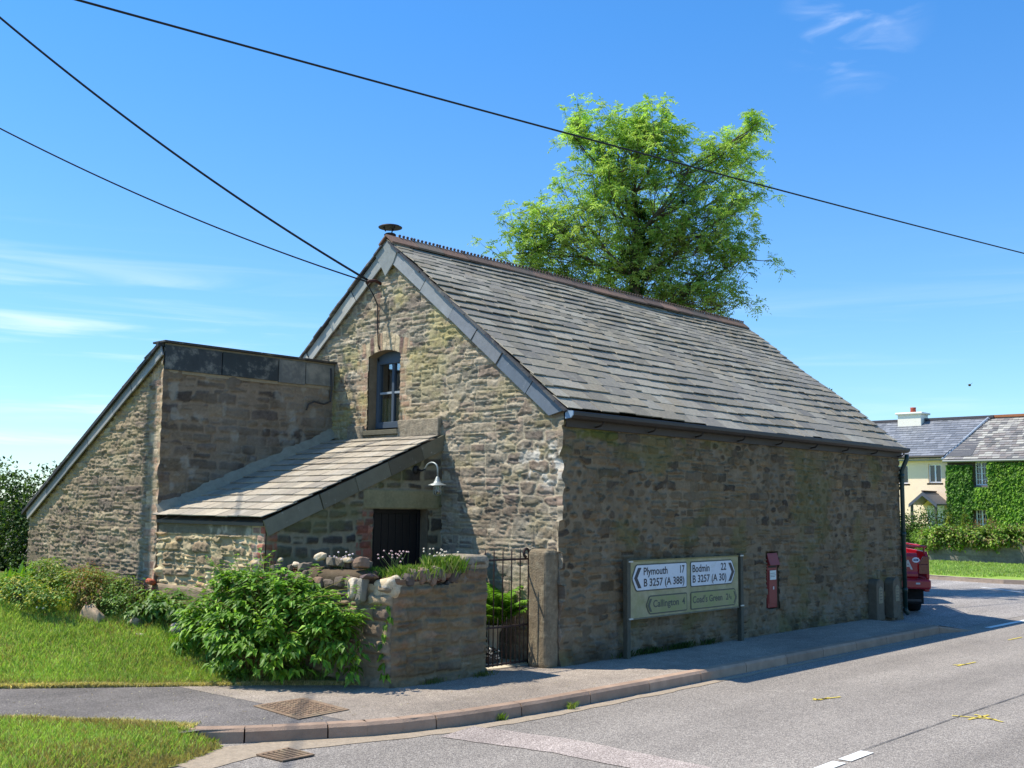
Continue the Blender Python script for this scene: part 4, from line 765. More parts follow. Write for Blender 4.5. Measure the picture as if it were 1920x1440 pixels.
def bed(name,label,cat,px,py,blobs,N,pal,L,wr,ncl,kind='leaves'):
    b=on_lawn(px,py); b[2]=lawn_z(b[0],b[1]); t=thing(name,label,cat,tuple(b)); bl=[((b[0]+c[0],b[1]+c[1],b[2]+c[2]),r) for c,r in blobs]
    cc=shrub_leaves(t,bl,N,pal,L,wr,ncl); stems(t,b+np.array([0,0,-.02]),cc[::5],.005); return t,b
bed('garden_plant','bushy bright green broad leaved plant at the foot of the porch wall','plant',300,1172,[((.05,-.05,.2),(.2,.3,.17)),((-.05,.2,.14),(.15,.2,.12))],620,PAL((92,128,52),(76,112,44),(112,146,66),(130,150,84)),(.07,.12),.5,60)
bed('garden_plant','sprawling red-tinged herb at the foot of the wing wall','plant',150,1150,[((.1,.0,.25),(.18,.32,.24)),((.15,.25,.3),(.14,.2,.2))],1500,PAL((130,140,56),(150,130,60),(150,92,60),(112,120,50),(124,80,54),(146,150,70)),(.025,.05),.5,150)
bed('garden_plant','low tangle of small green weeds beside the leaning stone','plant',205,1150,[((.0,.0,.12),(.16,.42,.13)),((.05,.3,.15),(.15,.3,.14))],1500,PAL((96,132,48),(80,116,40),(124,150,66),(140,160,90)),(.025,.05),.55,150)
bed('garden_plant','low yellow-flecked green ground plants at the far left of the bed','plant',45,1140,[((.0,.0,.14),(.2,.55,.15)),((.05,.4,.2),(.2,.4,.15)),((.1,-.4,.12),(.2,.3,.12))],2600,PAL((104,138,48),(84,120,42),(150,160,66),(180,170,60),(110,146,60)),(.025,.055),.55,230)
bed('garden_plant','mid green leafy weeds along the middle of the wing wall foot','plant',190,1125,[((.05,.0,.14),(.12,.45,.16)),((.1,.5,.16),(.1,.4,.18)),((.1,-.4,.12),(.1,.3,.14))],2200,PAL((104,138,52),(86,120,44),(130,156,70),(146,150,66)),(.03,.065),.5,190)
bed('garden_plant','taller mixed green growth at the outer foot of the wing wall','plant',95,1118,[((.0,.1,.22),(.14,.4,.22)),((.0,-.3,.16),(.14,.3,.18))],2000,PAL((112,144,50),(90,124,44),(140,160,66),(166,160,70)),(.03,.06),.5,170)
# strap leaved clump
def straps(name,label,b,n,L,Wd,pal,cat='plant',lean=.9,parent=None,nm='leaves',seg=5):
    t=parent or thing(name,label,cat,tuple(b)); m=MB(); rg=random.Random(int(abs(b[0]*1000)))
    for i in range(n):
        a=rg.uniform(0,6.28); l=rg.uniform(*L); ln=rg.uniform(.15,lean); o=np.array(b)+np.array([rg.gauss(0,.05),rg.gauss(0,.09),0]); s=np.array([-math.sin(a),math.cos(a),0]); V=[]
        for k in range(seg+1):
            q=k/seg; w_=Wd*rg.uniform(.95,1.05)*math.sin(math.pi*min(1,q*.85+.12))**.7/2; p=o+np.array([math.cos(a)*ln*l*q**1.3,math.sin(a)*ln*l*q**1.3,l*(q-.45*ln*q*q*q)]); V+=[p-s*w_,p+s*w_]
        m.add(V,[(2*k,2*k+1,2*k+3,2*k+2) for k in range(seg)],tuple(np.array(pal[rg.randrange(len(pal))])*rg.uniform(.8,1.2)))
    m.build(nm,M_LEAF,t,smooth=True); return t
b=on_lawn(48,1112); straps('lily_clump','clump of broad bright green strap leaves in front of the dark hedge gap',b,46,(.28,.42),.06,[C(120,160,36),C(98,140,34),C(140,176,48)])
b=on_lawn(15,1118); straps('lily_clump','smaller clump of arching strap leaves at the left edge of the bed',b,30,(.22,.34),.05,[C(120,160,36),C(98,140,34),C(140,176,48)])
b=on_lawn(215,1150); straps('dead_stalks','bare thin brown stalks standing against the wing wall',b+np.array([.15,-.15,0]),26,(.25,.45),.008,[C(110,96,70),C(90,80,60)],lean=.3)
b=on_lawn(262,1140); t_=thing('dark_flower_plant','dark maroon leaved plant by the brick corner of the wing','plant',tuple(b)); shrub_leaves(t_,[((b[0]+.05,b[1],b[2]+.16),(.08,.12,.12))],170,PAL((62,30,36),(80,36,40),(50,40,36)),(.03,.05),.7,20)
# loose stones in the bed
def stone_at(px,py,r,c,label,seed,name='boulder',mat=None,tilt=(0,0,0),up=.4,blocky=.6):
    b=on_lawn(px,py); m=MB(); m.rock((0,0,r[2]*up),r,seed,c,3,.16,blocky); o=m.build(name,mat or M_ROUGH,None,smooth=True,local=True); o.location=tuple(b); o.rotation_euler=tilt; tag(o,label,'stone'); return o
stone_at(172,1163,(.05,.13,.095),C(176,152,124),'pale tan slab of stone leaning in the grass at the bed edge',3,tilt=(.45,0,.2),blocky=1.1)
stone_at(338,1186,(.10,.10,.09),C(178,164,152),'greyish pink blocky stone beside the big leafy shrub',5)
stone_at(252,1170,(.06,.08,.05),C(170,154,140),'small rounded stone below the brick corner of the wing',6)
stone_at(262,1192,(.03,.06,.02),C(190,176,150),'flat pale pebble in the grass below the broad leaved plant',7)
b=np.array([-PW-.09,3.93,.78]); m=MB(); m.rock((0,0,0),(.05,.07,.035),9,C(176,96,70),2,.2,.4); o=m.build('brick_lump',M_ROUGH,None,smooth=True,local=True); o.location=tuple(b); tag(o,'rounded orange lump of brick on the plinth at the porch corner','stone')
for i,(px,py,l) in enumerate(((70,1149,'left one of two small white flowers at the lawn edge'),(82,1150,'right one of two small white flowers at the lawn edge'))):
    b=on_lawn(px,py); f=thing('daisy',l,'flower',tuple(b),'white flowers at the lawn edge'); m=MB(); m.tube([b,b+(0,0,.05)],.002,4,C(90,130,50)); m.build('stalk',M_LEAF,f); m=MB(); m.rock(b+(0,0,.055),(.022,.022,.012),i,C(235,235,235),2,.1,0); m.build('petals',M_ATT,f,smooth=True)
# ---------------------------------------------------------------- garden wall, gate and post
gwall=thing('garden_wall','low rubble garden wall with rendered front and planted top beside the iron gate','wall',(-1.5,.4,0))
GX0,GX1,GY=-2.19,-.96,.19
P_GW=PAL((124,106,82),(110,94,74),(136,118,92),(98,84,68),(128,106,84),(118,102,78))
def topz(x): return .95+.04*np.sin(x*5)+.14*smooth(-1.45,-1.25,x)
def gw_fn(x,z):
    A=coursed(x,z,121,(.09,.16),(.14,.36),.2,.03,.014,.02); d,sd,pr=stone_shape(x,z,A,61,.030,.018,.06,layer=.005,grain=.008,pits=.02); mo=C(128,110,82)
    c=stone_col(x,z,A,sd,P_GW,mo,65,jw=.012,var=.35); kk=(.45*smooth(.3,.8,A['a']))[...,None]; c=c*(1-kk)+np.array(mo)*kk*(.7+.6*fbm(x*14,z*14,66))[...,None]
    c=blot(c,C(146,132,106),.4*smooth(.58,.75,fbm(x*5,z*5,67,6))); c=blot(c,C(142,104,82),.5*smooth(.5,.7,fbm(x*3,z*5,68))*smooth(-2.0,-2.15,x)); return d,c
us=lines(GX0,GX1,.0125); vs=lines(-.02,1.12,.0125)
hf('front_face',us,vs,lambda u,v,d:(u-.03*smooth(GX0+.05,GX0,u)*vn(v*5,0*v,2),GY-d*(1-smooth(GX0+.04,GX0,u)),v),gw_fn,lambda x,z:z<topz(x),gwall)
LA=np.array((GX0,GY)); LB=np.array((-2.46,1.84)); LU=(LB-LA)/np.linalg.norm(LB-LA); LN=np.array((-LU[1],LU[0])); LLn=np.linalg.norm(LB-LA)
def gl_fn(u,z):
    S=coursed(u,z,131,(.08,.17),(.12,.36),.2,.06,.02,.03); d,sd,pr=stone_shape(u,z,S,71,.05,.03,.02); c=stone_col(u,z,S,sd,PAL((150,132,106),(132,116,96),(120,104,88),(164,144,114),(110,96,84)),C(150,134,108),75,jw=.01); return d,c
us=lines(0,LLn,.013); vs=lines(-.02,.95,.013)
hf('side_face',us,vs,lambda u,v,d:(LA[0]+LU[0]*u+LN[0]*d*smooth(0,.05,u),LA[1]+LU[1]*u+LN[1]*d*smooth(0,.05,u),v),gl_fn,lambda u,z:z<.90+.04*np.sin(u*4),gwall)
m=MB(); m.prism([(GX0+.02,GY+.02,-.05),(GX1,GY+.02,-.05),(GX1,GY+.42,-.05),(GX0+.4,GY+.42,-.05),(LB[0]+.36,LB[1],-.05),(LB[0]+.02,LB[1],-.05)],(0,0,.90),C(110,98,78)); m.box((-1.3,GY+.02,.8),(GX1,GY+.42,1.06),C(116,100,84)); m.box((GX1-.002,GY+.02,0),(GX1+.012,GY+.41,1.06),C(120,108,90)); m.build('wall_core',M_ROUGH,gwall)
m=MB(); m.rock((-1.72,.42,.93),(.44,.20,.11),5,C(84,70,52),3,.06,.8); m.build('soil_bed',M_ROUGH,gwall,smooth=True); m=MB(); m.rock((-2.2,1.05,.95),(.16,.55,.11),6,C(92,78,60),3,.08,.8); m.build('soil_bed',M_ROUGH,gwall,smooth=True)
m=MB(); m.box((-1.28,GY-.03,1.035),(GX1+.035,GY+.46,1.18),C(150,140,124)); o=m.build('cap_stone',M_GRAN,gwall,bevel=.05); o.modifiers['bevel'].segments=4; chip(o,2,.006,3)
rg=random.Random(77)
def wall_stone(x,y,z,r,c,seed,n=2,blk=.7,name='wall_stone',rot=0):
    m=MB(); m.rock((x,y,z),r,seed,c,n,.15,blk); return m.build(name,M_STONE,gwall,smooth=(n>2),bevel=.004)
M_QTZ=prin('quartz',C(196,174,140),rough=.85,bump=1.0,bscale=26,cvar=.35,cscale=16,blotch=(C(226,216,200),9,.5,.66,.8))
m=MB(); m.rock((-2.14,.31,.895),(.11,.14,.105),14,C(206,190,162),3,.16,.7); m.build('quartz_boulder',M_QTZ,gwall,smooth=True)
m=MB(); m.rock((-2.31,.50,.87),(.05,.045,.115),21,C(134,128,114),2,.25,.9); m.build('wall_stone',M_ROUGH,gwall)
m=MB(); m.rock((-2.33,.60,.89),(.05,.05,.10),22,C(192,172,130),3,.15,.8); m.build('wall_stone',M_QTZ,gwall,smooth=True)
m=MB(); m.rock((-2.27,.44,1.0),(.07,.09,.02),23,C(104,88,84),2,.2,.9); m.build('wall_stone',M_ROUGH,gwall)
GC=[(124,110,94),(108,96,82),(140,124,104),(96,86,78),(134,110,92),(128,116,100),(112,100,86)]
for i in range(11):       # dark coping stones along the front
    x=-2.0+i*.073; wall_stone(x+rg.uniform(-.01,.01),GY+.03+rg.uniform(-.01,.02),.98+rg.uniform(-.02,.03)+.03*(i%2),(rg.uniform(.04,.06),.07,rg.uniform(.06,.085)),C(*rg.choice(GC)),100+i)
for i in range(10):
    x=-1.98+i*.075; wall_stone(x,GY+.04,.87+rg.uniform(-.015,.015),(rg.uniform(.035,.055),.05,rg.uniform(.04,.07)),C(*rg.choice(GC)),150+i)
for i in range(22):      # along the side towards the porch
    t=.42+i*.059; p=LA+LU*t+(-LN)*rg.uniform(.02,.22); wall_stone(p[0],p[1],1.02+rg.uniform(-.04,.07)+.05*math.sin(t*3),(rg.uniform(.04,.075),rg.uniform(.05,.08),rg.uniform(.035,.055)),C(*rg.choice(GC)),200+i,1 if i%3 else 2,1.1)
for i in range(9):
    t=.5+i*.14; p=LA+LU*t+(-LN)*rg.uniform(-.02,.03); wall_stone(p[0],p[1],.92+rg.uniform(-.02,.03),(.06,rg.uniform(.06,.09),rg.uniform(.05,.07)),C(*rg.choice(GC)),230+i)
for i,(t,dz,s_) in enumerate(((.62,.09,.045),(.98,.11,.065),(1.30,.02,.045),(1.52,.06,.035))):
    p=LA+LU*t-LN*.05; m=MB(); m.rock((p[0],p[1],1.05+dz),(s_*.7,s_*1.2,s_*.6),300+i,C(226,218,208),3,.15,.5); m.build('quartz_stone',M_QTZ,gwall,smooth=True)
# planting on the wall
def tuft(label,x,y,z,n,sx,sy,L=(.08,.17),pal=None,name='grass_tuft'):
    t=thing(name,label,'grass tuft',(x,y,z)); m=MB(); rg=random.Random(int(x*977)); pal=pal or [C(126,156,50),C(104,138,44),C(150,172,72),C(164,168,96)]
    for i in range(n):
        a=rg.uniform(0,6.28); l=rg.uniform(*L); o=np.array([x+rg.gauss(0,sx),y+rg.gauss(0,sy),z]); ln=rg.uniform(.1,.7)*l; s=np.array([-math.sin(a),math.cos(a),0])*.002; d=np.array([math.cos(a)*ln,math.sin(a)*ln,0]); m.add([o-s,o+s,o+d*.4+s*.8+np.array([0,0,l*.6]),o+d+np.array([0,0,l*.9]),o+d*.4-s*.8+np.array([0,0,l*.6])],[(0,1,2,3,4)],tuple(np.array(rg.choice(pal))*rg.uniform(.75,1.2)))
    o=m.build('blades',M_GRASS,t); o['kind']='stuff'; return t
tuft('dense bright green tuft of grass spilling over the front of the garden wall',-1.78,.32,.98,1500,.14,.07,(.07,.15))
tuft('lighter grass tuft on the wall top next to the granite cap',-1.42,.30,1.02,1400,.09,.07,(.08,.2))
tuft('dark green thin leaved clump on the wall top at the corner behind the quartz boulder',-2.10,.62,.98,300,.04,.05,(.06,.13),[C(70,108,50),C(84,120,60)])
def thrift(label,x,y,z,n,s,seed,pc):
    t=thing('thrift_plant',label,'flower',(x,y,z),'pale pompom flowers on the garden wall'); rg=random.Random(seed); m=MB(); heads=[]
    for i in range(n):
        o=np.array([x+rg.gauss(0,s*.4),y+rg.gauss(0,s*.4),z]); h=o+np.array([rg.gauss(0,s*.5),rg.gauss(0,s*.6),rg.uniform(.10,.21)]); m.tube([o,h],.0016,4,C(120,140,80),cap=False); heads.append(h)
    m.build('stalks',M_LEAF,t)
    for h in heads: m=MB(); m.rock(h,(.0115,.0115,.0095),seed,tuple(np.array(pc)*rg.uniform(.8,1.1)),1,.15,0); m.build('flower_head',M_ATT,t)
thrift('tall group of whitish pompom flowers nearest the porch end of the wall',-2.20,.95,1.0,26,.12,1,C(226,206,200))
thrift('pinkish pompom flowers standing in front of the dark doorway',-1.80,.60,1.02,20,.12,2,C(214,176,168))
thrift('short cream flower heads among the grass beside the granite cap',-1.50,.36,1.05,22,.11,3,C(222,206,180))
for lab,x,y,z,r,N_,pal in(('dark red sedum mat creeping over the wall front under the grass',-1.75,.22,.97,(.30,.07,.05),1100,PAL((128,58,54),(104,50,46),(150,84,66),(92,96,48))),('reddish sedum patch on the wall top near the pale flowers',-2.22,1.1,1.02,(.12,.16,.05),500,PAL((140,70,60),(120,90,60),(104,110,60))),('green and rust sedum cushion among the side wall stones',-2.30,1.45,1.03,(.10,.14,.04),400,PAL((150,116,70),(120,110,60),(140,84,60)))):
    t=thing('sedum_mat',lab,'plant',(x,y,z)); u=unit(N_); P=np.array((x,y,z))+u*np.array(r)*RNG.random((N_,1))**.4; leaves('leaves',P,unit(N_)+np.array([0,-.2,.3]),unit(N_)+np.array([0,0,1]),RNG.uniform(.010,.022,N_),.010,lcol(pal,N_),M_LEAF,t)
# granite gate post
m=MB(); m.box((-.245,.0,-.02),(-.02,.275,1.225),C(140,132,118)); o=m.build('gate_post',prin('gate_post_granite',C(126,112,90),rough=.92,spec=.15,bump=1.0,bscale=60,cvar=.4,cscale=14,blotch=(C(166,154,126),11,.5,.7,.6)),None,bevel=.055); o.modifiers['bevel'].segments=4; chip(o,3,.007,4); tag(o,'rough granite gate post with rounded top against the barn corner','gate post')
# iron gate
gate=thing('iron_gate','narrow rusty wrought iron gate with spiked bars and a scrolled stile','gate',(-.55,.33,.04)); GYY=.33
def gbar(name,pts,r,n=6,c=C(60,48,44)): m=MB(); m.tube(pts,r,n,c); return m.build(name,M_IRON,gate,smooth=True)
for x in(-.825,-.695,-.56,-.425,-.29): gbar('bar',[(x,GYY,.03),(x,GYY,1.19),(x,GYY,1.235)],[.0068,.0068,.001])
for x in(-.89,-.76,-.627,-.492,-.357,-.225): gbar('short_bar',[(x,GYY,.03),(x,GYY,.49),(x,GYY,.525)],[.0062,.0062,.001])
def flat(name,a,b,w_=.012,h=.02): m=MB(); m.box((a,GYY-w_/2-.002,b-h/2),(-.15,GYY+w_/2+.002,b+h/2),C(60,48,44)); return m.build(name,M_IRON,gate,bevel=.002)
flat('rail',-.93,1.115); flat('rail',-.93,.425); flat('rail',-.93,.045)
gbar('stile',[(-.155,GYY,.02),(-.155,GYY,.8),(-.155,GYY,1.18)]+[(-.195+.04*math.cos(t),GYY,1.18+.045*math.sin(t)) for t in np.linspace(.3,4.6,12)],[.011]*2+[.011]+list(np.linspace(.012,.016,12)),8,C(70,60,56)); gbar('stile',[(-.925,GYY,.02),(-.925,GYY,1.12)],.009)
for z in(1.04,.18): gbar('hinge',[(-.155,GYY,z),(-.16,.28,z+.01),(-.17,.25,z)],.014,8)
# yard: fern, planters and pots behind the gate
yl=sheet('path',[(-2.1,.62),(-.0,.25),(-.0,1.86),(-2.3,1.86)],.006,prin('yard_slabs',C(196,184,160),rough=.9,bump=.4,bscale=30,cvar=.2,cscale=8))
pot=MB(); pc=np.array((-.20,.80,0.0)); pot.lathe(pc,[(.085,0),(.09,.02),(.065,.05),(.07,.30),(.11,.35),(.115,.39),(.10,.39),(.09,.34)],20,C(188,176,150)); pt=thing('stone_urn','tall pale stone urn holding the fern behind the gate','planter',tuple(pc)); pot.build('urn',M_ROUGH,pt,smooth=True)
m=MB(); m.lathe(pc,[(.095,.34),(.002,.35)],14,C(60,48,38)); m.build('soil',M_ROUGH,pt)
fern=thing('fern','big fresh green fern with arching fronds behind the iron gate','fern',tuple(pc+(0,0,.34))); P=[];D=[];NN=[];LL=[];cl_=[]
rg=np.random.default_rng(4); fm=MB()
for i in range(44):
    a=rg.uniform(0,6.283); l=rg.uniform(.50,.80); el=rg.uniform(.75,1.5); h=np.array([math.cos(a),math.sin(a),0]); t=np.linspace(0,1,26); pts=[pc+np.array([0,0,.34])+h*l*(math.cos(el)*q+.35*q*q)+np.array([0,0,l*(math.sin(el)*q-.33*q**2.3)]) for q in t]; fm.tube(pts[::5]+[pts[-1]],.003,4,C(120,140,60),cap=False); s=np.array([-h[1],h[0],0]); tone=rg.uniform(.75,1.2)
    for j in range(3,26):
        q=t[j]; d=pts[j]-pts[j-1]; d/=np.linalg.norm(d); ln=.13*l/.55*math.sin(math.pi*min(1,(q*.92+.08)))**.8+.01
        for sg in(1,-1): P.append(pts[j]); D.append(s*sg+d*.45+rg.normal(0,.05,3)); NN.append(np.cross(s,d)*-1+np.array([0,0,.6])); LL.append(ln); cl_.append(np.array(C(112,154,48))*tone*rg.uniform(.9,1.1))
fm.build('frond_stems',M_LEAF,fern); LL=np.array(LL); leaves('fronds',P,D,NN,LL,LL*.2+.004,np.array(cl_),M_LEAF,fern,fold=.1,droop=.25)
pc2=np.array((-.56,.74,0)); tp=thing('terracotta_pot','orange terracotta pot with bright green seedlings left behind the gate','plant pot',tuple(pc2)); m=MB(); m.lathe(pc2,[(.085,0),(.11,.19),(.12,.19),(.122,.235),(.108,.235),(.10,.19)],20,C(166,92,54)); m.build('pot',M_ROUGH,tp,smooth=True)
blob_leaves('seedlings',[(pc2+(0,0,.27),(.10,.10,.05))],260,PAL((130,176,50),(150,190,70)),(.02,.035),.8,M_LEAF,tp,.5,.0,.02)
pc3=np.array((-.36,.70,0)); tp=thing('pebble_trough','grey planter filled with black and white pebbles under the fern','planter',tuple(pc3)); m=MB(); m.box(pc3+(-.09,-.07,0),pc3+(.09,.07,.10),C(88,84,80)); m.build('trough',M_ROUGH,tp,bevel=.01)
m=MB(); rg=random.Random(3)
for i in range(70): m.rock(pc3+(rg.uniform(-.09,.09),rg.uniform(-.085,.07),.10+rg.uniform(-.06,.06)),(rg.uniform(.012,.024),rg.uniform(.012,.02),.011),i,C(222,216,206) if rg.random()<.55 else C(52,50,50),1,.2,0)
o=m.build('pebbles',M_ROUGH,tp); o['kind']='stuff'
# ---------------------------------------------------------------- wall lamp
lamp=thing('wall_lamp','galvanised swan-neck lamp with flat shade on the porch side wall','wall lamp',(-.44,1.85,2.08)); lx=-.44
m=MB(); m.lathe((lx,1.845,2.08),[(.05,0),(.05,.012),(.03,.03),(.016,.035)],16,C(40,36,34),ax=(0,-1,0)); m.tube([(lx,1.82,2.08),(lx,1.74,2.07),(lx,1.68,2.085)],.011,8,C(44,40,38)); m.build('mount',M_ATT,lamp,smooth=True)
m=MB(); m.tube([(lx,1.69,2.08),(lx,1.65,2.105)]+[(lx,1.565-.085*math.cos(t),2.085+.07*math.sin(t)) for t in np.linspace(.5,3.0,9)][::1]+[(lx,1.48+0*.0,2.03)],.010,8,C(176,180,174))
m=MB(); m.tube([(lx,1.70,2.075)]+[(lx,1.575+.10*math.cos(t),2.085+.075*math.sin(t)) for t in np.linspace(.35,3.14,10)]+[(lx,1.475,1.99)],.010,8,C(176,182,176)); M_GALV=prin('galvanised_steel',C(148,154,148),rough=.45,metal=.35,cvar=.12,cscale=30); m.build('neck',M_GALV,lamp,smooth=True)
m=MB(); m.lathe((lx,1.475,1.90),[(.106,.0),(.10,.008),(.05,.026),(.036,.05),(.022,.085),(.012,.10)],26,C(176,182,176)); m.lathe((lx,1.475,1.90),[(.106,.0),(.05,.018),(.01,.02)],26,C(176,182,176)); m.build('shade',M_GALV,lamp,smooth=True)
m=MB(); m.lathe((lx,1.475,1.79),[(.005,0),(.034,.006),(.04,.05),(.04,.12)],16); m.build('glass_jar',M_GLASS,lamp,smooth=True)
for k in range(4):
    a=k*1.571+.4; m=MB(); m.tube([(lx+.045*math.cos(a),1.475+.045*math.sin(a),1.91),(lx+.045*math.cos(a),1.475+.045*math.sin(a),1.80),(lx,1.475,1.785)],.003,4,C(150,156,150)); m.build('cage_wire',M_GALV,lamp)
# ---------------------------------------------------------------- writing helper
def text(s,name,parent,org,ux,uz,width,cap,mat,thick=0,align='l',bold=.0,shear=0):
    cu=bpy.data.curves.new('t','FONT'); cu.body=s; cu.offset=bold; cu.resolution_u=6; o=bpy.data.objects.new('t',cu); col.objects.link(o); bpy.context.view_layer.update(); me=bpy.data.meshes.new_from_object(o.evaluated_get(bpy.context.evaluated_depsgraph_get())); bpy.data.objects.remove(o)
    n=len(me.vertices); v=np.zeros(n*3); me.vertices.foreach_get('co',v); v=v.reshape(-1,3); x0,x1=v[:,0].min(),v[:,0].max(); k=width/(x1-x0) if width else cap/.70
    org,ux,uz=map(lambda q:np.array(q,float),(org,ux,uz)); P=org+np.outer((v[:,0]-x0)*k,ux)+np.outer(v[:,1]*cap/.70,uz); me.vertices.foreach_set('co',P.ravel()); me.update(); me.materials.clear(); me.materials.append(mat)
    return link(bpy.data.objects.new(name,me),parent,False)
# ---------------------------------------------------------------- direction sign
sign=thing('direction_sign','weathered green-stained road direction sign on two posts in front of the barn wall','road sign',(2.1,-.26,0)); SY=-.25
M_SG=prin('stained_sign_board',C(168,158,122),rough=.6,bump=.15,bscale=60,cvar=.2,cscale=9,blotch=(C(126,126,66),3.6,.42,.70,.75))
M_SW=prin('sign_white',C(205,210,214),rough=.45,cvar=.06,cscale=9,blotch=(C(150,156,124),6,.55,.75,.6)); M_SW2=prin('sign_white_stained',C(146,142,100),rough=.5,cvar=.08,cscale=8,blotch=(C(134,142,84),5,.42,.62,.8))
M_SB=prin('sign_black',C(46,48,54),rough=.5); M_SB2=prin('sign_black_faded',C(84,86,74),rough=.6)
m=MB(); m.box((.885,SY,.455),(3.155,SY+.012,1.075),C(150,150,100)); m.build('board',M_SG,sign,bevel=.002)
m=MB(); m.box((.875,SY-.004,1.075),(3.165,SY+.02,1.09),C(140,128,84)); m.box((.875,SY-.004,.44),(3.165,SY+.02,.455),C(120,118,100)); m.build('edge_strip',M_ROUGH,sign)
def panel(name,poly,mw,mb,bw=.014):
    P=np.array(poly); c=P.mean(0); m=MB(); m.prism([(x,SY-.003,z) for x,z in P],(0,-.002,0)); o=m.build(name,mb,sign); Q=[]
    n=len(P)
    for i in range(n):
        a,b,d=P[i-1],P[i],P[(i+1)%n]; e1=(b-a)/np.linalg.norm(b-a); e2=(d-b)/np.linalg.norm(d-b); n1=np.array([-e1[1],e1[0]]); n2=np.array([-e2[1],e2[0]]); 
        if np.dot(c-b,n1)<0: n1=-n1
        if np.dot(c-b,n2)<0: n2=-n2
        q=(n1+n2); Q.append(b+q*bw/(1+n1@n2))
    m=MB(); m.prism([(x,SY-.0055,z) for x,z in Q],(0,-.002,0)); m.build('face',mw,o)
    return o
def bevpoly(P,r=.03):
    P=np.array(P); out=[]
    for i in range(len(P)):
        a,b,d=P[i-1],P[i],P[(i+1)%len(P)]
        for v in((a-b),(d-b)): out.append(b+v/np.linalg.norm(v)*r)
    return out
TY=SY-.009; UX,UZ_=(1,0,0),(0,0,1)
p1=panel('left_panel',bevpoly([(.90,.89),(.985,1.045),(1.998,1.045),(1.998,.742),(.985,.742)],.02),M_SW,M_SB2)
p2=panel('right_panel',bevpoly([(2.07,1.045),(2.995,1.045),(3.08,.892),(2.995,.742),(2.07,.742)],.02),M_SW,M_SB2)
p3=panel('left_panel',bevpoly([(1.172,.58),(1.235,.688),(1.998,.688),(1.998,.478),(1.235,.478)],.018),M_SW2,M_SB2)
p4=panel('right_panel',bevpoly([(2.07,.688),(3.06,.688),(3.115,.58),(3.06,.478),(2.07,.478)],.018),M_SW2,M_SB2)
def chev(p,tx,zc,h,dx,wd,mat,sg=1):
    m=MB()
    for s_ in(1,-1): m.prism([(tx,TY,zc),(tx+sg*dx,TY,zc+s_*h),(tx+sg*(dx+wd),TY,zc+s_*h),(tx+sg*wd,TY,zc)],(0,-.0015,0))
    m.build('chevron',mat,p)
chev(p1,.945,.892,.112,.075,.06,M_SB); chev(p2,3.045,.892,.112,.075,.06,M_SB,-1); chev(p3,1.20,.58,.072,.045,.038,M_SB2); chev(p4,3.09,.58,.072,.045,.022,M_SB2,-1)
T=lambda s,p,x,z,w_,cap,mat:text(s,'lettering',p,(x,TY,z),UX,UZ_,w_,cap,mat,bold=.02)
T('Plymouth',p1,1.125,.922,.468,.082,M_SB); T('17',p1,1.85,.922,.092,.085,M_SB); T('B 3257 (A 388)',p1,1.128,.795,.808,.085,M_SB)
T('Bodmin',p2,2.11,.918,.372,.085,M_SB); T('22',p2,2.735,.922,.125,.085,M_SB); T('B 3257 (A 30)',p2,2.112,.795,.748,.085,M_SB)
T('Callington',p3,1.308,.556,.512,.078,M_SB2); T('4',p3,1.888,.556,.06,.078,M_SB2); T("Coad's Green",p4,2.11,.556,.655,.078,M_SB2); T('2',p4,2.845,.556,.058,.074,M_SB2); T('3',p4,2.912,.585,.026,.036,M_SB2); T('4',p4,2.945,.55,.03,.036,M_SB2)
m=MB(); m.prism([(2.905,TY,.58),(2.975,TY,.592),(2.975,TY,.586),(2.905,TY,.574)],(0,-.0015,0)); m.build('fraction_bar',M_SB2,p4)
for x in(.835,3.215): m=MB(); m.box((x-.032,SY-.022,-.02),(x+.032,SY+.04,1.11),C(74,72,60)); m.build('post',prin('sign_post_paint',C(78,76,62),rough=.7,cvar=.25,cscale=12),sign,bevel=.006)
for x,z in((.86,1.078),(3.20,1.085),(.86,.455),(3.20,.465)): m=MB(); m.box((x-.035,SY-.034,z-.008),(x+.035,SY-.022,z+.008),C(200,196,180)); m.build('clip',M_ATT,sign)
k_=1.0164; sign.scale=(k_,)*3; sign.location=(2.1*k_+.147,-.26*k_+.1237,-.0276)
# ---------------------------------------------------------------- post box in the wall
pb=thing('post_box','small faded red post box let into the barn wall right of the sign','post box',(4.43,-.01,.35)); RD=C(128,38,34); M_RED=prin('post_box_red',RD,rough=.5,cvar=.18,cscale=9,blotch=(C(120,60,50),14,.58,.7,.5))
m=MB(); m.box((4.30,-.012,.345),(4.555,.1,1.02),RD); m.build('casing',M_RED,pb,bevel=.008)
m=MB(); m.prism([(4.29,-.012,.93),(4.29,-.065,.915),(4.29,-.045,.97),(4.29,-.025,1.04),(4.29,-.012,1.08)],(.275,0,0),RD); m.build('hood',M_RED,pb,bevel=.006)
m=MB(); m.box((4.325,-.020,.40),(4.53,-.014,.85),RD); dd=m.build('door',M_RED,pb,bevel=.004); m=MB(); m.box((4.345,-.027,.72),(4.51,-.021,.845),C(206,212,204)); m.build('collection_plate',M_ATT,dd,bevel=.002)
m=MB(); m.box((4.425,-.027,.59),(4.45,-.021,.63),C(210,206,200)); m.build('number_tab',M_ATT,dd); m=MB(); m.box((4.325,-.016,.88),(4.53,-.0125,.91),C(24,10,10)); m.build('letter_slot',M_ATT,pb)
for i,(z,w_) in enumerate(((.78,.15),(.76,.12),(.805,.13))): m=MB(); m.box((4.352,-.0285,z),(4.352+w_,-.0275,z+.006),C(90,94,96)); m.build('notice_line',M_ATT,dd)
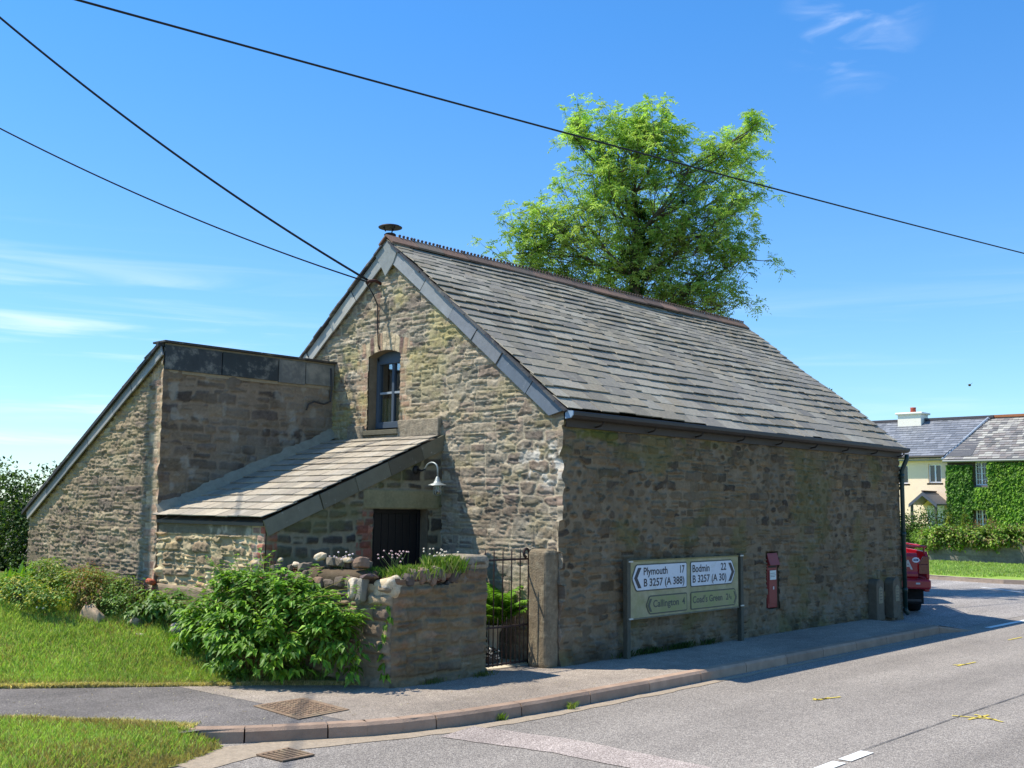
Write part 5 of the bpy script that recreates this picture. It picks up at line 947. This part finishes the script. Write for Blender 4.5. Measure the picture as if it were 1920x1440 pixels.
# ---------------------------------------------------------------- boundary stones at the far corner
def bstone(label,x):
    t=thing('boundary_stone',label,'boundary stone',(x,-.1,0),'round-topped stones at the barn corner'); m=MB(); n=12; w_=.135; h=.50; P=[(-w_,0,-.02)]+[(w_*math.cos(a),0,h+.11*math.sin(a)) for a in np.linspace(math.pi,0,n)]+[(w_,0,-.02)]; m.prism([(x+p[0],-.17,p[2]) for p in P],(0,.155,0),C(104,94,78)); chip(m.build('stone',M_ROUGH,t,bevel=.012),4,.004,2)
    m=MB(); m.prism([(x-.07,-.176,.24),(x+.07,-.176,.24),(x+.07,-.176,.46),(x,-.176,.50),(x-.07,-.176,.46)],(0,.006,0),C(140,130,106)); p=m.build('plate',M_ROUGH,t)
    for k in range(4): m=MB(); m.box((x-.045,-.178,.29+.045*k),(x+.045,-.1765,.302+.045*k),C(84,78,66)); m.build('worn_line',M_ATT,p)
bstone('left of two small round-topped stones against the far end of the barn wall',7.47); bstone('right of two small round-topped stones, next to the green downpipe',8.08)
# ---------------------------------------------------------------- manhole cover and drain
m=MB(); MC=[(-3.607,.293),(-3.081,.309),(-3.141,-.385),(-3.676,-.425)]; mh=thing('manhole_cover','rusty patterned rectangular manhole cover set in the pavement','manhole cover',(-3.38,-.05,0)); RU=C(138,108,84); M_RUST=prin('rusty_cast_iron',C(134,110,86),rough=.9,bump=.5,bscale=90,cvar=.3,cscale=14,blotch=(C(156,138,108),9,.5,.7,.7))
A0,A1,A2,A3=[np.array((*p,0.0)) for p in MC]; m=MB(); m.prism([(*p,.004) for p in MC],(0,0,.006),RU); m.build('frame',M_RUST,mh); m=MB(); m.prism([tuple(np.array([-3.376,-.052,0.0101])+(np.array((*p,0))-np.array([-3.376,-.052,0]))*.9) for p in MC],(0,0,.0035),RU); pl=m.build('plate',M_RUST,mh)
m=MB()
for i in range(15):
    for j in range(11):
        u=.08+.84*(i+.5*(j%2))/15; v=.08+.84*j/11; p=(A0*(1-v)+A1*v)*(1-u)+(A3*(1-v)+A2*v)*u; dx=.016; dy=.006
        m.box((p[0]-dx,p[1]-dy,.0136),(p[0]+dx,p[1]+dy,.018),RU) if (i+j)%2 else m.box((p[0]-dy,p[1]-dx,.0136),(p[0]+dy,p[1]+dx,.018),RU)
m.build('raised_pattern',M_RUST,pl)
g0,g1,g2,g3=[np.array(p) for p in((-4.355,-.855),(-4.065,-.832),(-4.061,-1.144),(-4.335,-1.145))]; dg=thing('drain_grate','rusty slotted gully grate in the gutter of the road','drain grate',(-4.2,-1.0,-.1))
m=MB(); m.prism([(*p,-.0945) for p in(g0,g1,g2,g3)],(0,0,.001),C(22,18,16)); m.build('pit_shade_sheet',M_ATT,dg)  # flat near-black sheet painted as the shade below the bars
def qb(a,b,c,d): m.prism([(*p,-.093) for p in(a,b,c,d)],(0,0,.009),C(128,96,72))
m=MB(); L2=lambda a,b,t:a*(1-t)+b*t
qb(g0,g1,L2(g1,g2,.1),L2(g0,g3,.1)); qb(L2(g0,g3,.9),L2(g1,g2,.9),g2,g3)
for t in np.linspace(0,.80,6): qb(L2(L2(g0,g1,t),L2(g3,g2,t),.1),L2(L2(g0,g1,t+.06),L2(g3,g2,t+.06),.1),L2(L2(g0,g1,t+.06),L2(g3,g2,t+.06),.9),L2(L2(g0,g1,t),L2(g3,g2,t),.9))
qb(L2(L2(g0,g1,.95),L2(g3,g2,.95),.1),L2(g1,g2,.1),L2(g1,g2,.9),L2(L2(g0,g1,.95),L2(g3,g2,.95),.9)); m.build('bars',M_RUST,dg)
for x,y,n,l in((-2.16,-1.17,70,'tiny tuft of weed growing at the kerb foot near the red road patch'),(-1.35,-1.26,60,'tiny weed at the kerb foot further along the road'),(-4.42,-.36,160,'dark leafy weed at the buried end of the kerb')): tuft(l,x,y,-.1,n,.02,.02,(.03,.08),name='kerb_weed')
for i,(x,n) in enumerate(((1.15,140),(1.6,160),(2.2,180),(2.75,90))): tuft(('dark weeds at the foot of the barn wall by the left sign post','low weeds under the left half of the sign','thicker weeds under the middle of the sign','sparse weeds under the right end of the sign')[i],x,-.05,0,n,.14,.02,(.04,.11),[C(60,84,40),C(74,96,48)],name='wall_weed')
for i,(x,y) in enumerate(((-1.75,.12),(-1.05,.10))): tuft(('low weeds at the foot of the garden wall front','dry tuft at the gate end of the garden wall')[i],x,y,0,90,.08,.02,(.03,.07),[C(130,130,70),C(100,112,60)],name='wall_weed')
def samp_isle(n):
    t=RNG.uniform(0,1,n); a=np.array(ISL[1]);b=np.array(ISL[2]); x=a[0]+(b[0]-a[0])*t; y=a[1]+(b[1]-a[1])*t; o=RNG.normal(.0,.05,n); return x+o*.8,y+o*.5
blades('edge_grass',9000,samp_isle,lambda x,y:0*x+.002,(.01,.04),(.004,.008),PAL((232,214,166),(214,196,142),(176,170,104)),.9,'straw coloured dry grass along the road side edge of the tarmac path')
n=420; x=RNG.uniform(-5.2,-.6,n); y=RNG.uniform(-1.0,2.2,n); k=(y<np.interp(x,[-4.75,-2.95,-2.17,-.6],[2.5,1.05,.1,.1]))&(y>np.interp(x,[-5.2,-4.4,-3,-.6],[1.0,-.1,-.9,-1.05])); x=x[k];y=y[k];n=len(x)
tag(leaves('leaf_litter',np.stack([x,y,0*x+.008],-1),np.c_[RNG.normal(size=(n,2)),0*x],np.tile([0,0,1.],(n,1))+unit(n)*.3,RNG.uniform(.008,.026,n),.010,lcol(PAL((196,176,140),(150,130,96),(110,96,70),(214,204,180)),n),M_GRASS),'scattered dry leaf and grass bits on the pavement','litter',None,'stuff')
# ---------------------------------------------------------------- pole (just outside the frame) and its cables
PX,PYY=-4.4,6.58
pole=thing('utility_pole','brown wooden utility pole with a short crossarm standing on the lawn','utility pole',(PX,PYY,.5)); m=MB(); m.tube([(PX,PYY,.2),(PX,PYY,4),(PX,PYY,8.5)],[.12,.10,.055],14,C(96,74,56)); m.build('post',M_BARK,pole,smooth=True)
m=MB(); m.box((PX-.12,PYY-.05,8.1),(PX+.12,PYY+.05,8.2),C(90,72,56)); m.build('crossarm',M_BARK,pole)
def cable(name,label,a,b,r,sag,n=40):
    a=np.array(a,float);b=np.array(b,float); m=MB(); m.tube([a*(1-t)+b*t-np.array([0,0,4*sag*t*(1-t)]) for t in np.linspace(0,1,n)],r,6,C(20,20,22)); o=m.build(name,M_BLACK,None,smooth=True); return tag(o,label,'cable')
cable('overhead_cable','upper thick black cable running down from upper left to the gable bracket',(PX,PYY,8.36),(-.17,3.12,4.53),.0155,.20)
cable('overhead_cable','lower thin sagging black cable running to the gable bracket',(PX,PYY,6.71),(-.17,3.10,4.50),.010,.16)
e3=at(1920,470,30); d3=(e3-np.array([PX,PYY,8.38])); cable('overhead_cable','long black cable crossing the whole sky in front of the ash tree',(PX,PYY,8.38),np.array([PX,PYY,8.38])+d3*1.35,.017,.10,80)
cable('overhead_cable','unseen cable from the pole, routed to lay its shadow across the pavement',(PX,PYY,8.3),(-13.7,-3.55,8.4),.016,.1)  # added out of view; its route is set by the shadow it casts
p2_=thing('utility_pole','second brown utility pole beyond the right edge carrying the long cable','utility pole',tuple((np.array([PX,PYY,8.38])+d3*1.35)*np.array([1,1,0]))); q=np.array([PX,PYY,8.38])+d3*1.35; m=MB(); m.tube([(q[0],q[1],-.1),(q[0],q[1],q[2]+.2)],[.14,.10],12,C(96,74,56)); m.build('post',M_BARK,p2_)
# ---------------------------------------------------------------- far side: verge, retaining wall, hedge, houses
sheet('far_verge',[(19.7,60),(19.7,4.6),(19.35,3.0),(19.2,1.9),(19.8,.2),(21.5,-1.0),(60,-1.4),(60,60)],-.0,prin('verge_turf',C(134,160,58),rough=.95,bump=.8,bscale=30,cvar=.25,cscale=3,blotch=(C(160,166,90),2,.55,.75,.6)))
blobby('far_kerb',[(19.66,40),(19.66,4.6),(19.3,3.0),(19.15,1.9),(19.75,.15),(21.5,-1.05),(60,-1.45)],.14,.006,M_KERB if 0 else prin('far_kerb_stone',C(176,154,138),rough=.9,cvar=.2,cscale=2),120,2,.01)
m=MB(); P=[(19.6,40),(19.6,4.6),(19.24,3.0),(19.08,1.9),(19.69,.1),(21.5,-1.12),(60,-1.52)]
for a,b in zip(P,P[1:]): m.add([(a[0],a[1],-.11),(b[0],b[1],-.11),(b[0],b[1],.006),(a[0],a[1],.006)],[(0,1,2,3)],C(160,142,126))
tag(m.build('far_kerb',M_ROUGH),kind='structure')
def samp_v(n):
    x=RNG.uniform(19.8,27.3,n); y=RNG.uniform(-.2,9,n); k=(x>20.5)|(y>2.5); return x[k],y[k]
blades('far_verge_grass',26000,samp_v,lambda x,y:0*x,(.03,.08),(.02,.035),GP*.8+.03,.6,'smooth green grass verge below the grey retaining wall')
rw=thing('retaining_wall','low grey block retaining wall behind the far grass verge','wall',(27.5,3,0)); 
def rw_fn(y,z): A=coursed(y,z,161,(.2,.21),(.42,.46),0,.002,.012,.006); d,sd,pr=stone_shape(y,z,A,91,.006,.01,.002); return d,stone_col(y,z,A,sd,PAL((122,116,108),(110,106,100),(130,124,114)),C(110,104,96),95,var=.25)
hf('blockwork',lines(-8,7.1,.04),lines(-.1,.78,.04),lambda u,v,d:(27.5-d,u,v),rw_fn,None,rw); m=MB(); m.box((27.5,-8,-.1),(27.75,7.1,.78),C(110,104,98)); m.build('wall_core',M_ROUGH,rw)
PH=PAL((128,158,56),(104,138,48),(150,172,74),(132,112,80),(88,118,44),(160,172,96))
hd=thing('clipped_hedge','leafy clipped hedge topping the grey retaining wall','hedge',(27.9,3,.75)); blob_leaves('foliage',[((27.55+.1*math.sin(i)+.02*i,7.0-i*.42,.74+.018*i),(.42,.42,.34-.006*min(i,14))) for i in range(24)],24000,PH,(.08,.13),.7,M_LEAF,hd,.3,.3,.10); m=MB(); 
for i in range(30): m.tube([(28,6.9-i*.45,.2),(28,6.9-i*.45,.85)],.02,5,C(80,66,50))
o=m.build('stems',M_BARK,hd); o['kind']='stuff'
def dome(name,label,cat,x,y,h,r,N_,pal,L=(.06,.1),parts=3,z0=0,trunk=True):
    t=thing(name,label,cat,(x,y,z0)); rg=random.Random(int(x*31+y*17)); B=[((x,y,z0+h*.62),(r*.9,r*.9,h*.38))]+[((x+rg.uniform(-.5,.5)*r,y+rg.uniform(-.6,.6)*r,z0+h*rg.uniform(.3,.8)),(r*.6,r*.6,h*.24)) for _ in range(parts)]
    blob_leaves('foliage',B,N_,pal,L,.55,M_LEAF,t,.4,.2,.12)
    m=MB(); m.tube([(x,y,z0-.1),(x,y,z0+h*.6)],[.05,.02],6,C(80,66,50)); m.build('trunk',M_BARK,t); return t
PDK=PAL((64,92,36),(54,80,32),(80,108,42),(92,118,50),(44,66,28))
hh=thing('garden_hedge','dark green clipped hedge in front of the cream house','hedge',(36.5,11.2,0)); blob_leaves('foliage',[((36.3,9.4+i*.5,1.0),(.5,.45,.72)) for i in range(14)],9000,PDK,(.09,.14),.55,M_LEAF,hh,.35,.2,.14); m=MB(); m.box((36.1,9.2,-.1),(36.5,16,.9),C(50,60,34)); m.build('branches',M_BARK,hh)
for i,(y,h,l) in enumerate(((9.05,1.55,'yellow-green conical conifer next to the garden hedge'),(8.45,1.72,'second conical conifer, slightly taller and greener'),(7.75,1.35,'reddish brown rounded shrub below the ivy'))):
    if i<2:
        t=thing('conifer',l,'conifer',(34.5,y,0)); blob_leaves('foliage',[((34.5,y,h*(.2+.18*k)),(.34-.06*k,.34-.06*k,h*.16)) for k in range(5)],2600,PAL((146,150,52),(120,130,46),(160,160,66)) if i==0 else PAL((120,136,54),(96,116,44),(140,146,60)),(.05,.09),.4,M_LEAF,t,.4,-.6,.06); m=MB(); m.tube([(34.5,y,-.1),(34.5,y,h*.9)],[.05,.01],6,C(80,66,50)); m.build('trunk',M_BARK,t)
    else: dome('shrub',l,'shrub',34.5,y,h,.5,1800,PAL((150,110,74),(120,100,60),(96,110,50)))
dome('shrub','loose light green shrub behind the red pickup',"shrub",32.0,8.9,1.0,.6,2600,PAL((104,134,52),(84,112,44),(128,150,70)))
dome('shrub','sprawling bright green bush at the left end of the clipped hedge','shrub',29.2,7.6,.95,.55,2400,PH)
# houses -----------------------------------------------------------------------
def winbox(parent,X,y0,y1,z0,z1,bars=(2,1),fr=.06,name='window'):
    m=MB(); m.box((X-.02,y0,z0),(X+.02,y0+fr,z1),C(236,238,240)); m.box((X-.02,y1-fr,z0),(X+.02,y1,z1),C(236,238,240)); m.box((X-.02,y0+fr,z0),(X+.02,y1-fr,z0+fr),C(236,238,240)); m.box((X-.02,y0+fr,z1-fr),(X+.02,y1-fr,z1),C(236,238,240)); ym=(y0+y1)/2; m.box((X-.03,ym-.035,z0+fr),(X+.01,ym+.035,z1-fr),C(236,238,240)); w_=m.build(name,M_ATT,parent)
    if bars[1]>1:
        m=MB()
        for k in range(1,bars[1]): z=z0+(z1-z0)*k/bars[1]; m.box((X-.015,y0+fr,z-.012),(X+.005,ym-.035,z+.012),C(230,232,236)); m.box((X-.015,ym+.035,z-.012),(X+.005,y1-fr,z+.012),C(230,232,236))
        for yy in((y0+fr+ym-.035)/2,(y1-fr+ym+.035)/2): m.box((X-.013,yy-.01,z0+fr),(X+.003,yy+.01,z1-fr),C(230,232,236))
        m.build('glazing_bars',M_ATT,w_)
    m=MB(); m.box((X+.008,y0+.02,z0+.02),(X+.014,y1-.02,z1-.02),C(30,34,38)); m.build('pane',prin('dark_glass',C(36,40,46),rough=.08,spec=.8),w_); m=MB(); m.box((X-.12,y0-.08,z0-.09),(X+.02,y1+.08,z0-.01),C(120,112,104)); m.build('sill',M_ATT,w_)
HX=42.0
ch=thing('cream_house','cream rendered house with blue-grey slate roof and white chimney behind the hedges','house',(HX+3,15,0))
wm=MB(); W1=(12.28,12.89,2.96,3.84); W2=(13.86,14.47,2.93,3.82); RC=C(250,222,190)
def wallx(m,X,y0,y1,z0,z1,wins,c,th=.2):
    ys=sorted({y0,y1}|{w[0] for w in wins}|{w[1] for w in wins}); 
    for a,b in zip(ys,ys[1:]):
        ws=sorted([w for w in wins if w[0]<=a+1e-6 and w[1]>=b-1e-6],key=lambda w:w[2]); z=z0
        for w in ws: m.box((X,a,z),(X+th,b,w[2]),c); z=w[3]
        m.box((X,a,z),(X+th,b,z1),c)
wallx(wm,HX+.15,11.9,19,-.1,4.22,[W1,W2],RC,.25); wm.build('front_wall',prin('cream_render',RC,rough=.9,bump=.2,bscale=40,cvar=.05,cscale=3),ch)
m=MB(); m.box((HX+.4,11.9,-.1),(HX+6,19,4.2),C(90,84,76)); m.build('house_body',M_ROUGH,ch)
for w_ in(W1,W2): winbox(ch,HX+.27,*w_)
us_=np.array((3.3,0,1.95)); ul=np.linalg.norm(us_); slates('roof',(HX-.15,10.7,4.22),(0,1,0),tuple(us_/ul),8.5,ul,[.24]*16,(.25,.4),.015,PAL((122,124,128),(112,115,120),(130,132,136)),M_SLATE_SM,ch,31,edge=0,wave=.002,jit=.004,skew=-.29,off=1.28)
m=MB(); m.prism([(HX-.12,10.8,4.18),(HX+3.15,10.8,6.10),(HX+6.4,10.8,4.18)],(0,8.3,0),C(90,90,92)); m.build('roof_core',M_ROUGH,ch); m=MB(); m.box((HX+3.0,10.8,6.14),(HX+3.3,19.2,6.26),C(84,80,84)); m.build('ridge_tiles',M_ROUGH,ch); m=MB(); m.tube([(HX-.2,12.0,4.17),(HX-.2,19,4.17)],.06,8,C(70,66,62)); m.build('gutter',M_ATT,ch); m=MB(); m.box((HX-.1,12,4.0),(HX+.15,19,4.12),C(150,146,136)); m.build('soffit',M_ATT,ch)
m=MB(); m.box((HX+2.6,14.15,5.6),(HX+3.5,15.35,6.45),C(236,228,212)); cy_=m.build('chimney',M_ATT,ch,bevel=.02); m=MB(); m.box((HX+2.5,14.05,6.45),(HX+3.6,15.45,6.56),C(240,234,220)); m.build('chimney_cap',M_ATT,cy_,bevel=.04); m=MB(); m.lathe((HX+3.0,14.7,6.5),[(.15,0),(.13,.25),(.15,.33),(.1,.33)],14,C(150,70,52)); m.build('chimney_pot',M_ATT,cy_,smooth=True)
pf=MB(); pz,pe=2.52,1.97
for s_,yy in((1,13.2),(-1,11.9)):
    pf.prism([(HX-1.45,12.55,pz),(HX-1.45,yy,pe),(HX-1.45,yy,pe-.05),(HX-1.45,12.55,pz-.05)],(1.6,0,0),C(92,92,96))
po=pf.build('entrance_porch',M_SLATE_SM,ch); m=MB()
for s_,yy in((1,13.2),(-1,11.9)): m.prism([(HX-1.5,12.55,pz-.02),(HX-1.5,yy,pe-.03),(HX-1.5,yy,pe-.17),(HX-1.5,12.55,pz-.18)],(.05,0,0),C(84,88,100))
m.build('barge_board',M_ATT,po); m=MB(); m.box((HX-1.45,12.5,pz),(HX+.1,12.6,pz+.06),C(70,54,54)); m.build('ridge_tiles',M_ATT,po); m=MB()
for yy in(12.0,13.1): m.box((HX-1.4,yy-.05,-.1),(HX-1.3,yy+.05,pe),C(80,76,72))
m.build('porch_posts',M_ATT,po); m=MB(); m.box((HX+.05,12.15,-.1),(HX+.14,12.95,1.9),C(214,216,220)); m.build('front_door',M_ATT,ch)
ih=thing('ivy_clad_house','old slate-roofed house whose front is covered in ivy','house',(HX+3,6,0)); V1=(10.12,10.68,2.83,3.92); V2=(10.16,10.72,.85,1.76); RC2=C(92,84,72)
wm=MB(); wallx(wm,HX,-6,11.93,-.1,4.0,[V1,V2],RC2,.3); wm.build('front_wall',M_ROUGH,ih); m=MB(); m.box((HX+.3,-6,-.1),(HX+6,11.9,3.95),C(90,84,76)); m.build('house_body',M_ROUGH,ih)
for w_ in(V1,V2): winbox(ih,HX+.10,*w_,bars=(2,4))
us_=np.array((3.5,0,2.16)); ul=np.linalg.norm(us_); slates('roof',(HX-.30,12.02,4.0),(0,-1,0),tuple(us_/ul),18,ul,[.22]*19,(.2,.4),.02,PAL((146,142,136),(124,120,118),(166,162,152),(134,126,120),(106,104,102)),M_SLATE,ih,33,edge=0,wave=.006,skew=.27)
m=MB(); m.prism([(HX-.27,12.0,3.95),(HX+3.2,10.9,6.08),(HX+6.5,12.0,3.95)],(0,-18,0),C(90,86,80)); m.build('roof_core',M_ROUGH,ih); m=MB(); m.box((HX+3.05,-6,6.15),(HX+3.35,10.95,6.27),C(160,104,72)); m.build('ridge_tiles',M_ROUGH,ih)
m=MB(); m.tube([(HX-.31,12.05,4.03),(HX+3.15,11.0,6.22)],.055,6,C(150,160,170)); m.build('lead_flashing',M_ATT,ih); m=MB(); m.tube([(HX-.36,-6,3.94),(HX-.36,12.0,3.94)],.055,8,C(150,148,144)); m.build('gutter',M_ATT,ih)
iv=thing('ivy','thick bright green ivy covering the front of the old house around its windows','ivy',(HX-.1,6,0)); N_=30000; y=RNG.uniform(4.0,11.9,N_); z=RNG.uniform(.0,3.92,N_)
k=~(((y>10.05)&(y<10.75)&(z>2.75))|((y>10.1)&(y<10.8)&(z>.8)&(z<1.82))|((y>10.75)&(y<11.9)&(z>3.78+.0*y))|((z<1.7)&(y>11.75)))&(z<3.75+.25*fbm(y*1.5,z*0,3)); y=y[k];z=z[k]; n=len(y); bul=.10+.22*fbm(y*1.4,z*1.6,8)+RNG.uniform(-.06,.06,n); P=np.stack([HX-bul,y,z],-1); D=unit(n)*.6+np.array([-.3,0,-.9]); NN=unit(n)*.45+np.array([-1,0,.5])
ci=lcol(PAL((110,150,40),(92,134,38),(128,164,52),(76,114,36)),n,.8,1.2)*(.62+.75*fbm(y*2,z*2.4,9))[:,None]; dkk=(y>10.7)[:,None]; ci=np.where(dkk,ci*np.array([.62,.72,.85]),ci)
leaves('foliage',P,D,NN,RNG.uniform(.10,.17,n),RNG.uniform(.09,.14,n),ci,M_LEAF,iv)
m=MB(); 
for yy in(11.2,9.3,7.0): m.tube([(HX-.05,yy,-.1),(HX-.06,yy+.2,1.5),(HX-.05,yy-.1,3.2)],[.06,.04,.02],6,C(90,76,60))
m.build('stems',M_BARK,iv)
# ---------------------------------------------------------------- hedge bushes left of the barn
PB=PAL((62,88,36),(50,74,30),(78,104,44),(40,60,26),(88,112,50))
lb=thing('hedgerow_bush','dark dense bush against the sky left of the wing','bush',(-1.6,9.9,.3)); blob_leaves('foliage',[((-1.75,9.9,1.2),(.9,.9,1.0)),((-1.3,9.2,1.3),(.8,.7,.75)),((-2.4,10.6,1.3),(1.0,.9,1.0)),((-.9,9.1,1.75),(.5,.5,.45)),((-3.2,11.4,1.4),(1,.9,1.0)),((-1.7,9.0,.6),(.7,.6,.6)),((-1.2,8.6,1.1),(.5,.45,.5))],26000,PB,(.05,.085),.6,M_LEAF,lb,.25,.2,.12); m=MB()
for i in range(9): m.tube([(-1.6+random.uniform(-.8,.6),9.8+random.uniform(-.6,.8),.1),(-1.6+random.uniform(-1,1),9.8+random.uniform(-.8,1),1.7)],[.04,.012],5,C(70,60,46))
m.build('branches',M_BARK,lb)
for i in range(7): dome('hedgerow_tree',('low hedgerow tree behind the barn, first from the left','second low hedgerow tree behind the barn','third low hedgerow tree behind the barn','fourth low hedgerow tree behind the barn','fifth low hedgerow tree behind the barn','sixth low hedgerow tree behind the barn','seventh low hedgerow tree behind the barn')[i],'tree',-8+i*4.5,17+1.5*(i%2),2.2,1.8,1400,PB,(.12,.2))
for x,y,z,l in((L+.02,1.28,3.72,'small sprig of shrub showing over the far verge of the roof'),):
    t=thing('shrub_sprig',l,'shrub',(x+.25,y+.3,0)); blob_leaves('foliage',[((x+.1,y,z-.03),(.08,.08,.08))],80,PDK,(.03,.05),.5,M_LEAF,t,.5,.0,.05); m=MB(); m.tube([(x+.25,y+.3,0),(x+.22,y+.2,z-.6),(x+.1,y,z)],[.02,.015,.005],5,C(80,70,50)); m.build('stem',M_BARK,t)
# ---------------------------------------------------------------- red pickup
hd_=rad(33); TO=np.array((9.61,-.09,-.1)); pk=thing('pickup_truck','red pickup truck parked round the corner, only its right rear quarter showing','pickup truck',tuple(TO),rz=hd_)
# local frame: +x forward, +y left, origin under the right end of the tailgate
RDp=C(164,20,36); M_CAR=prin('red_car_paint',RDp,rough=.28,spec=.6,cvar=.04,cscale=6); M_RUB=prin('tyre_rubber',C(26,26,27),rough=.8,bump=.3,bscale=60)
Wt=1.70
def tk(m,name,mat,parent=pk,**k): return m.build(name,mat,parent,local=True,**k)
m=MB(); m.prism([(.02,.0,.62),(.0,.0,.98),(.04,.03,1.08),(2.2,.03,1.08),(2.2,.0,.62)],(0,.06,0)); 
m.box((.05,.0,.40),(.62,.09,.64)); m.box((1.45,.0,.40),(2.2,.09,.64)); m.box((.03,Wt-.06,.40),(2.2,Wt,1.08)); m.box((.1,.06,.52),(2.2,Wt-.06,.60)); bed_=tk(m,'load_bed',M_CAR,bevel=.015)
m=MB(); m.prism([(-.005,.20,.62),(-.02,.20,.66),(-.02,.20,.99),(.0,.20,1.05),(.05,.20,1.05),(.05,.20,.62)],(0,Wt-.40,0)); tg=tk(m,'tailgate',M_CAR,bevel=.01)
m=MB(); m.prism([(-.035,.20,.66),(-.035,.20,.70),(-.02,.20,.74),(-.02,.20,.64)],(0,Wt-.4,0)); tk(m,'tailgate_lip',M_CAR,tg)
M_LT=prin('silver_lettering',C(206,200,190),rough=.4)
def ttext(s,y,z,w_,cap,mat,name,par,x=-.024): 
    o=text(s,name,None,(x,y,z),(0,-1,0),(0,0,1),w_,cap,mat,bold=.03); o.parent=par; return o
for ch_,y in zip('TOYOTA',(1.47,1.27,1.05,.83,.62,.43)):
    ttext(ch_,y,.78,.15,.15,M_LT,'letter',tg)
m=MB(); m.lathe((-.021,.225,.935),[(.001,.005),(.045,.004),(.046,0)],20,C(226,228,230),ax=(-1,0,0)); V=np.array(m.v); V[:,1]=.225+(V[:,1]-.225)*1.35; m.v=[tuple(v) for v in V]; st_=tk(m,'oval_sticker',M_ATT,tg); 
for i,(y,w_) in enumerate(((.252,.022),(.225,.02),(.198,.024))): m=MB(); m.box((-.0285,y-w_/2,.922),(-.0265,y+w_/2,.948),C(40,60,110)); tk(m,'sticker_mark',M_ATT,st_)
m=MB(); m.box((-.012,.01,.70),(.03,.18,.86),C(120,16,22)); m.prism([(-.012,.01,.86),(-.012,.18,.86),(-.012,.10,1.0),(-.012,.01,1.0)],(.05,0,0),C(120,90,84)); tk(m,'tail_light',prin('tail_light_lens',C(110,24,26),rough=.15,spec=.8),pk,bevel=.006)
m=MB(); m.box((-.10,.0,.45),(.05,Wt,.61)); tk(m,'bumper',M_CAR,pk,bevel=.03); m=MB(); m.box((-.105,.18,.53),(-.098,.25,.56),C(200,200,196)); tk(m,'number_lamp',M_ATT,pk); m=MB(); m.lathe((-.2,.62,.40),[(.001,0),(.03,.01),(.03,.04),(.001,.05)],12,C(226,226,226)); m.tube([(-.2,.62,.37),(-.2,.62,.42)],.012,8,C(60,60,60)); tk(m,'tow_ball',M_ATT,pk,smooth=True)
def wheel(x,y0):
    m=MB(); m.lathe((x,y0,.36),[(.22,0),(.345,.0),(.36,.03),(.36,.20),(.345,.235),(.22,.235)],28,C(28,28,29),ax=(0,1,0)); w_=tk(m,'wheel',M_RUB,pk,smooth=True); m=MB(); m.lathe((x,y0+.02,.36),[(.22,0),(.2,.03),(.06,.02),(.01,.0)],20,C(150,150,152),ax=(0,1,0)); tk(m,'rim',M_ATT,w_,smooth=True)
for x in(.95,3.9): wheel(x,.02); wheel(x,Wt-.26)
wheel_=None
m=MB(); m.box((.48,.02,.16),(.50,.42,.60),C(22,22,24)); mf=tk(m,'mud_flap',M_RUB,pk,bevel=.004); m=MB(); m.box((.476,.06,.20),(.479,.38,.24),C(84,84,86)); tk(m,'flap_badge',M_ATT,mf); m=MB(); m.box((.48,Wt-.42,.16),(.50,Wt-.02,.60),C(22,22,24)); tk(m,'mud_flap',M_RUB,pk)
m=MB(); m.box((.2,.4,.38),(4.6,Wt-.4,.5),C(24,24,26)); tk(m,'chassis',M_RUB,pk)
for y in(.05,Wt-.05): m=MB(); m.tube([(.03,y,1.16),(2.15,y,1.16)],.018,8); tk(m,'bed_rail',M_CAR,pk,smooth=True)
m=MB(); m.tube([(.03,.05,1.16),(.03,Wt-.05,1.16)],.018,8); tk(m,'bed_rail',M_CAR,pk,smooth=True)
for y in(.08,.45,.85,1.25,1.62): m=MB(); m.tube([(.03,y,1.04),(.03,y,1.16)],.014,6); tk(m,'rail_stay',M_CAR,pk)
m=MB(); m.prism([(2.25,.05,.45),(2.25,.05,1.05),(2.42,.05,1.08),(2.55,.05,1.62),(3.6,.05,1.62),(4.1,.05,1.12),(5.0,.05,.98),(5.05,.05,.45)],(0,Wt-.1,0)); tk(m,'cab',M_CAR,pk,bevel=.05)
m=MB(); m.prism([(2.40,.22,1.12),(2.40,Wt-.22,1.12),(2.515,Wt-.28,1.55),(2.515,.28,1.55)],(-.012,0,.003)); tk(m,'rear_window',prin('car_glass',C(120,130,138),rough=.05,spec=1.0),pk)
# ---------------------------------------------------------------- bird
bp=at(1818,722,35); bd_=thing('bird','small brown bird in flight over the houses','bird',tuple(bp)); m=MB(); m.rock(bp,(.09,.045,.04),4,C(80,66,50),2,.05,0); m.add([bp+(.03,0,0),bp+(-.04,0,0),bp+(-.03,-.13,.08)],[(0,1,2)],C(110,96,60)); m.add([bp+(.03,0,0),bp+(-.04,0,0),bp+(-.02,.13,.07)],[(0,1,2)],C(110,96,60)); m.add([bp+(-.07,.015,0),bp+(-.07,-.015,0),bp+(-.15,0,.0)],[(0,1,2)],C(70,60,46)); m.build('body',M_ATT,bd_)
